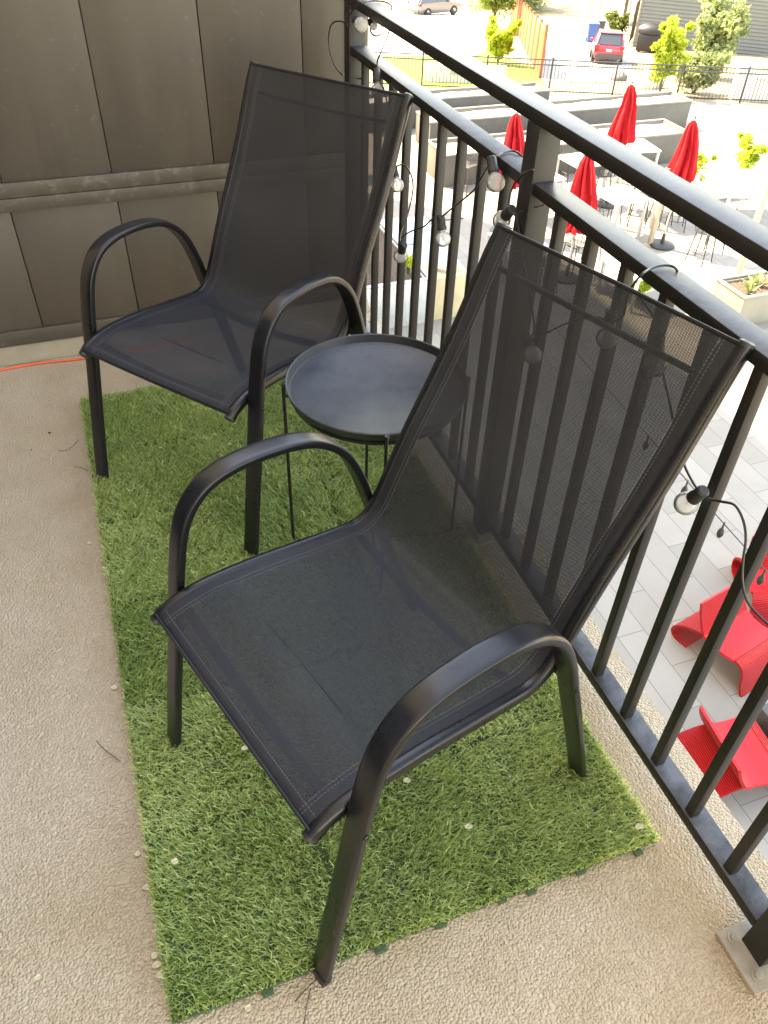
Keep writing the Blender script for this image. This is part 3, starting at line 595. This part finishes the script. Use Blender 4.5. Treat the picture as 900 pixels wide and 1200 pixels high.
for k, (x, y, q, r) in enumerate(((3.6, 14.1, 'leafyel', .3), (4.2, 14.3, 'leafgrey', .42), (4.95, 13.75, 'leafyel', .25), (3.5, 15.6, 'leafyel', .3), (4.6, 16.6, 'leafgrey', .4))):
    shrub(x, y, PZ+.87, .5+r*.4, r, q, ['yellow shrub at the near left of the mulch bed', 'green shrub at the near middle of the mulch bed', 'small yellow shrub at the near right corner of the mulch bed', 'small yellow shrub halfway along the mulch bed', 'pale shrub toward the far end of the mulch bed'][k], 'shrubs in the galvanised bed', 8, 70, .04)
shrub(6.3, 21.8, PZ, 2.2, .8, 'leafgrey', 'tall slim sage green shrub seen right of the far chair back', None, 16, 120, .07)

def umbrella(x, y, h, label):
    u = tag(empty('patio_umbrella', (x, y, PZ)), label, 'umbrella', 'closed red patio umbrellas')
    ph = random.random()*6
    def rip(a, z): return 1+.24*math.sin(8*a+ph+z*.8+.6*math.sin(a*2+ph))+.10*math.sin(17*a+z*5+ph)+.06*math.sin(3*a+z*2)
    H = h; zb = 1.12
    bm = bmesh.new(); prof = [(.02, H-.02), (.05, H-.08), (.085, H-.25), (.115, H-.5), (.15, H-.8), (.185, H-1.05), (.20, H-1.22), (.185, H-1.30), (.10, H-1.34), (.085, H-1.42), (.12, H-1.55), (.15, zb+.10), (.165, zb), (.10, zb+.03), (.03, zb+.12)]
    lathe(bm, prof, 64, ripple=rip)
    for v in bm.verts: v.co.x += .02*math.sin(v.co.z*5+ph)
    for v in bm.verts: v.co.x *= 1.45; v.co.y *= 1.45
    obj('canopy', bm, 'umb', u)
    obj('pole', tube([(0, 0, .06), (0, 0, H+.02)], .042, 12), 'galv', u)
    bm = bmesh.new(); lathe(bm, [(.012, H), (.022, H+.03), (.012, H+.07), (0, H+.08)], 12); obj('finial', bm, 'blackm', u)
    bm = bmesh.new(); lathe(bm, [(.30, .0), (.30, .04), (.26, .065), (.05, .075), (.035, .3), (.03, .3)], 36); obj('base', bm, 'blackm', u)
    obj('tie_strap', tube([(.108*math.cos(a), .108*math.sin(a), H-1.37) for a in np.linspace(0, 2*PI, 20, endpoint=False)], .03, 6, closed=True), 'umb', u)
umbrella(8.74, 16.95, 2.75, 'closed red umbrella seen left of the middle railing post')
umbrella(8.98, 14.2, 2.75, 'closed red umbrella seen just right of the middle railing post, between the rails')
umbrella(12.23, 17.76, 2.93, 'closed red umbrella rising above the top rail near the photo centre top')
umbrella(12.13, 15.10, 2.87, 'closed red umbrella rising above the top rail, rightmost of the four')
def table(x, y, sx, sy, h, rz, label, mt='white', group=None, cat='table'):
    t = tag(empty('patio_table', (x, y, PZ), rz), label, cat, group); obj('tabletop', B(-sx/2, sx/2, -sy/2, sy/2, h-.04, h, .006), mt, t)
    for a in (-1, 1):
        for b in (-1, 1): obj('leg', B(a*(sx/2-.05)-.03, a*(sx/2-.05)+.03, b*(sy/2-.05)-.03, b*(sy/2-.05)+.03, 0, h-.041, .004), 'galv', t)
gt = 'white square tables around the umbrellas'
table(11.6, 18.3, 1.0, 1.0, 1.05, .1, 'white high table left of the umbrella near the photo centre top', group=gt)
table(11.2, 15.9, 1.0, 1.0, 1.05, .1, 'white high table between the two rightmost umbrellas', group=gt)
table(12.9, 16.6, 1.0, 1.0, 1.05, .05, 'white high table behind the rightmost umbrella', group=gt)
table(8.0, 14.9, 1.0, 1.0, .75, .0, 'white square table beyond the middle post between two umbrellas', group=gt)
table(9.9, 13.0, 1.1, 1.1, .75, .2, 'white square table seen just above the near chair back', group=gt)
table(14.95, 16.1, 1.5, 1.9, .9, -.25, 'long white table in front of the yellow green shrubs', group=None)
table(5.75, 15.1, 1.15, 3.0, .8, -.08, 'long table, its top painted pale blue for reflected sky, beside the mulch bed, seen between balusters', 'blue')
def stool():
    s = empty('wire_stool', (0, 0, PZ)); h = .72
    for a in (-1, 1):
        for b in (-1, 1): obj('leg', tube([(a*.16, b*.16, h), (a*.22, b*.22, 0)], .028, 6), 'blackm', s)
    obj('footrest', tube([(.20, .20, .25), (-.20, .20, .25), (-.20, -.20, .25), (.20, -.20, .25)], .014, 6, closed=True), 'blackm', s)
    bm = bmesh.new()
    for k in range(7):
        x = -.19+.38*k/6; sweep(bm, [(x, -.19, h), (x, 0, h-.02), (x, .19, h)], .013, .013, 5); sweep(bm, [(-.19, x, h+.002), (0, x, h-.018), (.19, x, h+.002)], .013, .013, 5)
    sweep(bm, [(.2, .2, h), (-.2, .2, h), (-.2, -.2, h), (.2, -.2, h)], .016, .016, 6, closed=True); obj('seat', bm, 'blackm', s)
    bm = bmesh.new(); sweep(bm, spline([(-.19, .2, h), (-.18, .24, h+.26), (0, .26, h+.33), (.18, .24, h+.26), (.19, .2, h)], 4), .016, .016, 6)
    for k in range(5):
        x = -.12+.06*k; sweep(bm, [(x, .2, h), (x*.9, .25, h+.28)], .013, .013, 5)
    for z in (.1, .2): sweep(bm, [(-.17, .22, h+z), (0, .25, h+z), (.17, .22, h+z)], .008, .008, 5)
    obj('backrest', bm, 'blackm', s); return s
shrub(*G(748, 352), .55, .4, 'leafyel', 'small green plant seen below the cable loop on the middle rail')
table(9.9, 17.6, 1.0, 1.0, 1.05, .15, 'white high table farther back beside the middle railing post', group=gt)
table(13.6, 18.9, 1.0, 1.0, 1.05, -.1, 'white high table just behind the umbrella near the photo centre top', group=gt)
s0 = stool(); gs = 'black wire stools around the white tables'
SP = [((745, 262), 1.0, 'black wire stool left of the tan post between the rails'), ((790, 268), 2.6, 'black wire stool just right of the tan post, under the top rail'), ((818, 306), .4, 'black wire stool in the open sunlit gap right of the tan post'), ((668, 322), 1.9, 'black wire stool just above the near chair top hem'),
      ((652, 214), .2, 'black wire stool right of the middle railing post'), ((700, 236), 2.9, 'black wire stool in front of the umbrella near the photo centre top'), ((730, 212), 4.4, 'black wire stool behind the umbrella near the photo centre top'), ((545, 225), 3.6, 'black wire stool seen between balusters left of the middle post'), ((562, 208), 5.2, 'black wire stool farthest left of the group'),
      ((690, 300), 5.9, 'black wire stool between the rails, left of the mid rail cable loop')]
for k, ((x, y), rz, lb) in enumerate(SP+[((772, 262), 3.3, 'black wire stool close behind the short tan post'), ((712, 262), 5.0, 'black wire stool at the near side of the table left of the tan post'), ((836, 292), 4.0, 'black wire stool farthest right in the open gap under the top rail'), ((636, 345), 2.2, 'black wire stool seen through the near chair back beside the middle post')]):
    o = s0 if k == 0 else copy_tree(s0); p = G(x, y); o.location = p; o.rotation_euler.z = rz; tag(o, lb, 'stool', gs)
def lpost(x, y, h, label):
    p = tag(empty('lamp_post', (x, y, PZ)), label, 'post', 'tan posts on the patio'); obj('pole', B(-.05, .05, -.05, .05, .012, h, .006), 'tan', p); obj('base_plate', B(-.11, .11, -.11, .11, 0, .012, .003), 'tan', p); obj('cap', B(-.056, .056, -.056, .056, h+.001, h+.02, .004), 'tan', p)
lpost(11.87, 15.22, 1.8, 'short tan post standing in front of the rightmost umbrella')
lpost(12.64, 12.95, 3.1, 'tall tan post at the photo right edge above the square planter')
tag(obj('info_sign', B(-.03, .03, -.2, .2, .45, 1.1, .01), 'galv'), 'small grey panel standing in front of the long white table', 'panel').location = G(858, 252)
bb = tag(empty('beige_cabinet', (5.62, 13.7, PZ)), 'beige block with a rounded tan lid beside the pale blue table', 'cabinet')
obj('body', B(-.36, .5, -.4, .4, 0, .9, .01), 'beige', bb); bm = bmesh.new(); lathe(bm, [(.27, .901), (.27, .96), (.22, .985), (0, .99)], 28, (.15, .05, 0)); obj('lid', bm, 'tan', bb)
gb = tag(empty('grey_stool', G(905, 862)), 'dark grey cube stool at the right edge beside the red loungers', 'stool'); obj('body', B(-.2, .2, -.2, .2, .02, .42, .02), 'plastic', gb); obj('foot_ring', B(-.17, .17, -.17, .17, 0, .019), 'blackm', gb)

# red moulded lounge chairs ----------------------------------------------------------
def lounge():
    t = empty('red_lounge_chair', (0, 0, 0)); W = .39
    def ribbon(name, prof, ribs):
        P = spline([(0, v, z) for v, z in prof], 4); th = .032; V = []; UV = []; K = len(P); s = 0; nu = 18
        for sd2 in (0, 1):
            s = 0
            for i, p in enumerate(P):
                a = P[max(i-1, 0)]; b = P[min(i+1, K-1)]; tn = (b-a).normalized(); nm = Vector((0, -tn.z, tn.y))
                if i: s += (P[i]-P[i-1]).length
                for k in range(nu+1):
                    u = -W+2*W*k/nu; q = p+nm*(th/2 if sd2 == 0 else -th/2); V.append((u*(1+.04*math.sin(s*3)), q.y, q.z)); UV.append((s if True else u, ribs(i/(K-1))))
        F = []; n1 = nu+1; off = K*n1
        for i in range(K-1):
            for k in range(nu):
                a = i*n1+k; F.append((a, a+1, a+n1+1, a+n1)); F.append((off+a, off+a+n1, off+a+n1+1, off+a+1))
            F.append((i*n1, (i+1)*n1, off+(i+1)*n1, off+i*n1)); a = i*n1+nu; F.append((a, off+a, off+a+n1, a+n1))
        for k in range(nu): F.append((k, off+k, off+k+1, k+1)); a = (K-1)*n1+k; F.append((a, a+1, off+a+1, off+a))
        me = bpy.data.meshes.new(name); me.from_pydata(V, [], F); me.validate(); uvl = me.uv_layers.new(name='UVMap')
        for lp in me.loops: uvl.data[lp.index].uv = UV[lp.vertex_index]
        return link(name, me, 'lounge', t, True)
    ribbon('backrest', [(-.40, .80), (-.35, .66), (-.27, .50), (-.20, .40), (-.10, .37)], lambda f: 1. if f < .7 else 0.)
    ribbon('seat', [(-.10, .37), (.08, .36), (.26, .40)], lambda f: 0.)
    ribbon('front_leg', [(.26, .40), (.36, .38), (.42, .28), (.46, .12), (.52, .0)], lambda f: 1.)
    ribbon('rear_leg', [(-.20, .385), (-.32, .36), (-.50, .27), (-.60, .16), (-.60, .07), (-.52, .016), (-.35, .016)], lambda f: 1.)
    return t
l0 = lounge(); gl_ = 'red ribbed lounge chairs on the patio'
def put(o, x, y, hd, lb): o.location = (x, y, PZ); o.rotation_euler.z = hd; tag(o, lb, 'lounge chair', gl_)
put(l0, 4.62, 2.83, -PI/2-.12, 'lowest red ribbed lounge chair, seen right above the turf corner')
put(copy_tree(l0), 5.66, 4.20, PI+.22, 'red ribbed lounge chair facing the balcony, with its back panel highest in the group')
put(copy_tree(l0), 6.75, 4.75, PI-.5, 'red ribbed lounge chair cut off by the right edge of the photo')
# far string of lamps over the patio
s2 = tag(empty('festoon_lights', (0, 0, 0)), 'thin black festoon of small dark lamps stretched over the sunny patio', 'string lights')
fp = [hit(x, y, (0, 0, -3.6), Vector((0, 0, 1))) for x, y in ((640, 372), (790, 546), (845, 610), (900, 672), (1000, 790))]
obj('cable', tube(spline(fp, 4), .012, 6), 'wire', s2)
for x, y in ((806, 564), (849, 613), (897, 668), (760, 511)):
    p = onz(x, y, -3.6); bm = bmesh.new(); lathe(bm, [(0, .02), (.010, .0), (.010, -.06), (.030, -.10), (.034, -.14), (.02, -.18), (0, -.19)], 12, p); obj('lamp', bm, 'rubber', s2)

# fence at the patio edge ---------------------------------------------------------------
fe = tag(empty('iron_fence', FA), 'black iron picket fence along the far edge of the patio', 'fence')
f_ang = math.atan2(FD.y, FD.x); fe.rotation_euler.z = f_ang
Ff0, Ff1 = -6.9, 18.4
posx = [k*2.3 for k in range(-3, 9)]
for x in posx: obj('post', B(x-.03, x+.03, -.03, .03, 0, 1.2, .004), 'blackm', fe)
for z in (1.12, .96, .12): obj('rail', B(Ff0, Ff1, -.018, .018, z-.018, z+.018), 'blackm', fe)
npk = 0
for i in range(len(posx)-1):
    bm = bmesh.new(); x0 = posx[i]
    for k in range(1, 18): x = x0+2.3*k/18; box(bm, x-.008, x+.008, -.008, .008, .06, 1.10)
    obj('picket_panel', bm, 'blackm', fe, False)
def along(a, n): p = gp(a, n); return p
def orient(name, a, n, label, cat, extra=0, group=None):
    p = gp(a, n); return tag(empty(name, p, f_ang+extra), label, cat, group)
def abn(p): d = p-FA; return d.dot(FD), d.dot(FN)
# white walls by the fence
p = T(500, 96); a, n = abn(p); ww = orient('low_white_wall', a, n, 'low white wall with a dark grille behind the fence, left part', 'wall'); obj('wall', B(-.1, 3.0, 0, .3, -1.0, .62, .02), 'offwhite', ww); obj('grille', B(.9, 2.6, -.03, -.002, .30, .50), 'galv', ww)
p = T(868, 119); a, n = abn(p); ww = orient('white_gate_pier', a, max(n, .5), 'white pier and low beige wall behind the fence at the right edge', 'wall'); obj('pier', B(-.35, .35, 0, .4, -1, 1.3, .02), 'white', ww); obj('wall', B(.36, 8, .05, .35, -1, .75, .02), 'offwhite', ww); obj('coping', B(.36, 8, 0, .4, .752, .85, .01), 'white', ww)
def quick_rock(pix, r, label, mt):
    bm = bmesh.new(); bmesh.ops.create_icosphere(bm, subdivisions=3, radius=r)
    for v in bm.verts: v.co *= 1+.18*math.sin(v.co.x*5/r*.6+v.co.y*3/r)+random.uniform(-.04, .04); v.co.z *= .7
    o = obj('boulder', bm, mt); o.location = T(*pix)+Vector((0, 0, r*.35)); tag(o, label, 'boulder')
quick_rock((758, 103), .55, 'pale rounded boulder behind the fence near the yellow bush', 'white'); quick_rock((724, 95), .32, 'small dark boulder behind the fence below the red car', 'roof')

# vehicles ------------------------------------------------------------------------------
def vehicle(name, paint, loc, rz, label, L=4.5, W=1.82, H=1.66, wb=2.65):
    t = tag(empty(name, loc, rz), label, 'car')     # +x is forward
    hl = L/2
    def section(x, z0, zb, w0, w1, zr=None, wr=None):
        if zr is None: return [(-w0, z0), (-w1, (z0+zb)/2), (-w1*.97, zb), (w1*.97, zb), (w1, (z0+zb)/2), (w0, z0)]
    st_ = [(-hl, .50, .92, .66, .72), (-hl+.10, .30, 1.02, .80, .87), (-hl+.6, .26, 1.04, .84, .91), (-.3, .24, 1.02, .85, .91), (.6, .24, 1.00, .85, .91), (hl-1.15, .25, .98, .84, .90), (hl-.5, .28, .88, .80, .87), (hl-.12, .34, .76, .70, .78), (hl, .48, .66, .56, .64)]
    bm = bmesh.new(); R_ = []
    for x, z0, zb, w0, w1 in st_: R_.append([bm.verts.new((x, y, z)) for y, z in section(x, z0, zb, w0, w1)])
    for A_, B_ in zip(R_, R_[1:]):
        for k in range(6): bm.faces.new((A_[k], A_[(k+1) % 6], B_[(k+1) % 6], B_[k]))
    bm.faces.new(R_[0]); bm.faces.new(R_[-1]); bmesh.ops.bevel(bm, geom=bm.edges[:], offset=.03, segments=2, affect='EDGES'); obj('body', bm, paint, t)
    # cabin: roof shell and dark glass under it
    rb_, rt = (-hl+.10, hl-1.20), (-hl+.55, .35)
    def cab(bm, e, z0, z1, ins):
        lo = [(rb_[0]+e, -.82+e, z0), (rb_[1]-e, -.82+e, z0), (rb_[1]-e, .82-e, z0), (rb_[0]+e, .82-e, z0)]; hi = [(rt[0], -.62+ins, z1), (rt[1], -.62+ins, z1), (rt[1], .62-ins, z1), (rt[0], .62-ins, z1)]
        l_ = [bm.verts.new(v) for v in lo]; h_ = [bm.verts.new(v) for v in hi]
        for k in range(4): bm.faces.new((l_[k], l_[(k+1) % 4], h_[(k+1) % 4], h_[k]))
        bm.faces.new(l_); bm.faces.new(h_); return bm
    obj('windows', cab(bmesh.new(), 0, .98, H-.06, 0), 'glassd', t, False)
    bm = bmesh.new(); box(bm, rt[0]-.12, rt[1]+.05, -.66, .66, H-.07, H, .03); obj('roof', bm, paint, t)
    for s_ in (-1, 1):
        for x0, x1 in ((rb_[0]+.02, rt[0]-.02), (-.35, -.30), (rb_[1], rt[1])):
            obj('pillar', sweep(bmesh.new(), [(x0, s_*.825, .98), (x1, s_*.645, H-.04)], .10, .03, 6), paint, t)
        obj('roof_rail', tube([(rt[0], s_*.6, H+.02), (rt[1]-.1, s_*.6, H+.02)], .03, 6), 'plastic', t)
        obj('tail_light', B(-hl-.01, -hl+.25, s_*.60 if s_ > 0 else -.89, .89 if s_ > 0 else -.60, .84, 1.0, .02), 'lamp', t)
        obj('headlight', B(hl-.35, hl-.06, s_*.48 if s_ > 0 else -.74, .74 if s_ > 0 else -.48, .64, .78, .02), 'white', t)
        obj('mirror', B(.62, .80, s_*.92 if s_ > 0 else -1.06, 1.06 if s_ > 0 else -.92, 1.0, 1.14, .02), paint, t)
        for x in (-wb/2-.05, wb/2-.05):
            bm = bmesh.new(); lathe(bm, [(.20, -.10), (.33, -.10), (.35, -.06), (.35, .06), (.33, .10), (.20, .10)], 28, (x, s_*.83, .35), (0, 1, 0)); wh = obj('wheel', bm, 'tyre', t)
            bm = bmesh.new(); lathe(bm, [(0, s_*.085), (.05, s_*.09), (.06, s_*.06), (.19, s_*.09), (.21, s_*.10)], 20, (x, s_*.83, .35), (0, 1, 0), ripple=None); obj('rim', bm, 'alloy', wh)
    obj('bumper', B(-hl-.05, -hl+.25, -.80, .80, .30, .58, .04), 'plastic', t)
    obj('license_plate', B(-hl-.035, -hl-.004, -.16, .16, .70, .82, .004), 'white', t)
    obj('rear_window', sweep(bmesh.new(), [(rb_[0]-.0, 0, 1.03), (rt[0]-.075, 0, H-.12)], 1.30, .04, 4, side=(0, 1, 0), power=8), 'glassd', t)
    return t
# red crossover: tail towards us
p = T(711, 77); q = T(695, 40); d = (q-p); ang = math.atan2(d.y, d.x)
dirc = Vector((p.x-C.x, p.y-C.y, 0)).normalized(); ang = math.atan2(dirc.y, dirc.x)+.07
cc = p+Vector((math.cos(ang), math.sin(ang), 0))*2.0; cc.z = tz(cc.x, cc.y)+.03
car = vehicle('parked_car', 'redcar', cc, ang, 'red parked hatchback seen from behind on the driveway')
car.scale = (.79,)*3; car.rotation_euler = (0, math.atan(SL*.9), ang)
p1, p2 = T(498, 18), T(535, 18); d = p2-p1; ang = math.atan2(d.y, d.x); mid = (p1+p2)/2; nrm = Vector((-d.y, d.x, 0)).normalized(); mid = mid+nrm*.85
mid.z = tz(mid.x, mid.y)+.02; vehicle('parked_car', 'silver', mid, ang, 'silver parked car seen side on across the street, top of the photo', H=1.7)

# house, cedar fence, porch, bins, grill --------------------------------------------------
a_, b_ = T(742, 55), T(900, 66); d = (b_-a_); d.z = 0; Lh = 26; ang = math.atan2(d.y, d.x)
hs = tag(empty('grey_house', (a_.x, a_.y, min(a_.z, b_.z)-.6), ang), 'grey house with horizontal lap siding at the top right', 'house')
bm = bmesh.new(); hgt_ = 8.0; nl = 44; st2 = hgt_/nl; prev = None
for k in range(nl):
    z0_, z1_ = k*st2, (k+1)*st2
    r = [bm.verts.new(v) for v in ((0, -.06, z0_), (Lh, -.06, z0_), (Lh, -.004, z1_), (0, -.004, z1_))]; bm.faces.new(r)
    r2 = [bm.verts.new(v) for v in ((0, -.004, z0_), (Lh, -.004, z0_), (Lh, -.06, z0_), (0, -.06, z0_))]; bm.faces.new(r2)
box(bm, 0, Lh, 0, 9, 0, hgt_); obj('wall', bm, 'siding', hs, False)
bm = bmesh.new(); v_ = [bm.verts.new(q_) for q_ in ((-.5, -.5, 8.02), (Lh+.5, -.5, 8.02), (Lh+.5, 9.5, 8.02), (-.5, 9.5, 8.02), (-.5, 4.5, 10.5), (Lh+.5, 4.5, 10.5))]
for f in ((0, 1, 5, 4), (3, 4, 5, 2), (0, 4, 3), (1, 2, 5), (0, 3, 2, 1)): bm.faces.new([v_[i] for i in f])
obj('roof', bm, 'roof', hs, False); obj('corner_board', B(-.06, .06, -.09, -.062, 0, 8, .003), 'siding', hs)
obj('foundation', B(-.02, Lh, -.09, -.062, -.5, .55), 'roof', hs)
obj('service_cable', tube([(7+k*.9, -.08, 3.4-.5*math.sin(k/10*PI)) for k in range(11)], .03, 5), 'plastic', hs)
# porch at the house corner
pt = T(708, 26); po = tag(empty('porch', (pt.x, pt.y, pt.z), ang), 'white porch roof on thin posts left of the grey house', 'porch')
obj('roof', B(-1.0, 6.5, -3.0, 6, 3.0, 3.18, .02), 'white', po)
for x, y in ((-.85, -2.8), (2.2, -2.8), (-.85, 2.5), (2.2, 2.5)): obj('post', B(x-.06, x+.06, y-.06, y+.06, -.6, 2.99), 'tan', po)
for k, (x, y) in enumerate(((737, 50), (728, 30))):
    p = T(x, y); s_ = tag(empty('weathered_board_fence', p, ang+PI/2), ['weathered brown board fence panel against the grey house corner', 'weathered brown board fence panel under the porch roof'][k], 'fence')
    bm = bmesh.new()
    for q in range(9): box(bm, q*.2, q*.2+.17, -.02, .02, 0, 2.1+.05*(q % 2))
    obj('boards', bm, 'bark', s_, False); obj('rail', B(0, 1.8, .021, .06, 1.4, 1.5), 'bark', s_)
# cedar fence running away from us
Ce0, Ce1 = T(632, 92), T(598, 24); d = Ce1-Ce0; d.z = 0; Lc = d.length; ang2 = math.atan2(d.y, d.x)
ce = tag(empty('cedar_fence', Ce0, 0), 'tall orange cedar board fence running away beside the driveway', 'fence')
def cz(s): q = Ce0+d.normalized()*s; return tz(q.x, q.y)-Ce0.z, q
npan = 12
for i in range(npan):
    bm = bmesh.new(); s0_ = Lc*i/npan; pl_ = Lc/npan; nb = max(6, int(pl_/.2)); zz, q = cz(s0_+pl_/2); zz = max(zz, zz)
    for k in range(nb):
        s_ = s0_+pl_*k/nb; zb_, qb = cz(s_); o3 = qb-Ce0; mt_ = Matrix.Translation((o3.x, o3.y, zz-.05)) @ Matrix.Rotation(ang2, 4, 'Z'); box(bm, 0, pl_/nb-.02, -.012, .012, zb_-zz-.05, 1.75+random.uniform(-.02, .02), 0, mt_)
    obj('panel', bm, 'cedar', ce, False)
    z3, q3 = cz(s0_); o3 = q3-Ce0; obj('post', B(o3.x-.06, o3.x+.06, o3.y-.06, o3.y+.06, z3-.3, z3+1.95), 'cedar', ce, False)
def bin_(pix, mt, label):
    b = tag(empty('wheelie_bin', T(*pix), ang+.3), label, 'bin', 'bins by the porch')
    bm = bmesh.new(); lo = [(-.24, -.26), (.24, -.26), (.24, .26), (-.24, .26)]; l_ = [bm.verts.new((x, y, .05)) for x, y in lo]; h_ = [bm.verts.new((x*1.22, y*1.2, .98)) for x, y in lo]
    for k in range(4): bm.faces.new((l_[k], l_[(k+1) % 4], h_[(k+1) % 4], h_[k]))
    bm.faces.new(l_); bm.faces.new(h_); obj('body', bm, mt, b, False); obj('lid', B(-.33, .33, -.35, .36, .985, 1.07, .02), mt, b)
    for s_ in (-1, 1):
        bm = bmesh.new(); lathe(bm, [(0, -.03), (.12, -.03), (.12, .03), (0, .03)], 16, (.0+s_*.25, .28, .12), (1, 0, 0)); obj('wheel', bm, 'tyre', b)
bin_((692, 50), 'bluebin', 'blue wheelie bin left of the red car'); bin_((700, 46), 'plastic', 'dark wheelie bin between the blue bin and the red car')
gr = tag(empty('covered_grill', T(759, 62), ang), 'barbecue grill under a black cover in front of the grey house', 'grill')
bm = bmesh.new(); bmesh.ops.create_uvsphere(bm, u_segments=24, v_segments=12, radius=1)
for v in bm.verts: zc = max(v.co.z, -.3); v.co = Vector((v.co.x*.8*(1+.05*math.sin(9*v.co.y)), v.co.y*.45, 1.05+zc*.38))
obj('cover', bm, 'rubber', gr); bm = bmesh.new(); box(bm, -.68, .68, -.36, .36, .1, .93, .06); obj('skirt', bm, 'rubber', gr)
for s_ in (-1, 1): obj('foot', B(s_*.5-.05, s_*.5+.05, -.3, .3, 0, .1), 'blackm', gr)

# plants beyond the fence -------------------------------------------------------------------
def bush(pix, h, r, mt, label, n=16, per=120, size=.09, stems=7, up=0):
    n = int(n*1.8)
    p = T(*pix); return shrub(p.x, p.y, p.z, h, r, mt, label, 'shrubs beyond the iron fence', n, per, size, stems)
bush((583, 76), 2.0, 1.15, 'leafyel', 'bright yellow bush behind the fence below the fork of the tree', 20, 130, .08, 9)
bush((772, 112), 2.9, 1.0, 'leafyel', 'bright yellow upright bush behind the fence in front of the grill', 24, 130, .08, 8)
bush((828, 92), 3.3, 1.7, 'leafgrey', 'large wispy sage green shrub against the grey siding', 30, 130, .10, 12)
bush((812, 110), 1.5, 1.5, 'leafgrey', 'low sage green shrub at the fence in front of the taller one', 18, 120, .08, 8)
bush((722, 40), 1.3, 1.3, 'leafdark', 'dark green shrub behind the red car beside the porch', 14, 100, .1, 6)
def tree(pix, h, label, mt='leafy', spread=3.2, lean=(0, 0)):
    p = T(*pix); t = tag(empty('tree', p), label, 'tree', 'trees beyond the fence'); cl = []
    obj('trunk', sweep(bmesh.new(), [(0, 0, -.2), (.03, 0, h*.12), (lean[0]*.2, lean[1]*.2, h*.2)], [.34, .28, .24], [.34, .28, .24], 10), 'bark', t)
    for k in range(7):
        a = 2*PI*k/7+.3; r1 = spread*random.uniform(.35, .6); r2 = spread*random.uniform(.75, 1.05); z0_ = h*.19
        pt_ = spline([(lean[0]*.2, lean[1]*.2, z0_), (r1*.45*math.cos(a), r1*.45*math.sin(a), h*.42), (r1*math.cos(a+.2), r1*math.sin(a+.2), h*random.uniform(.55, .7)), (r2*math.cos(a+.35), r2*math.sin(a+.35), h*random.uniform(.7, .95))], 3)
        ww_ = [.17*(1-i/len(pt_))+.02 for i in range(len(pt_))]; obj('limb', sweep(bmesh.new(), pt_, ww_, ww_, 7), 'bark', t)
        for q in pt_[2:]:
            for _ in range(3): cl.append((q.x+random.gauss(0, .5), q.y+random.gauss(0, .5), q.z+random.gauss(-.15, .5), random.uniform(.35, .75)))
    leaves('crown', cl, 75, .10, mt, t)
tree((577, 38), 5.6, 'leafy street tree with a forked trunk in front of the silver car', spread=2.9)
tree((655, 6), 3.6, 'green tree at the far end of the driveway', 'leafdark', 4.2)
tree((700, 2), 4.2, 'green tree behind the porch', 'leafdark', 4.0)
tree((618, 16), 3.8, 'pale tree beyond the cedar fence top', 'leafgrey', 3.5)
hd = tag(obj('hedge', B(0, 1, 0, 1, 0, .01), 'hills'), None, None) if False else None
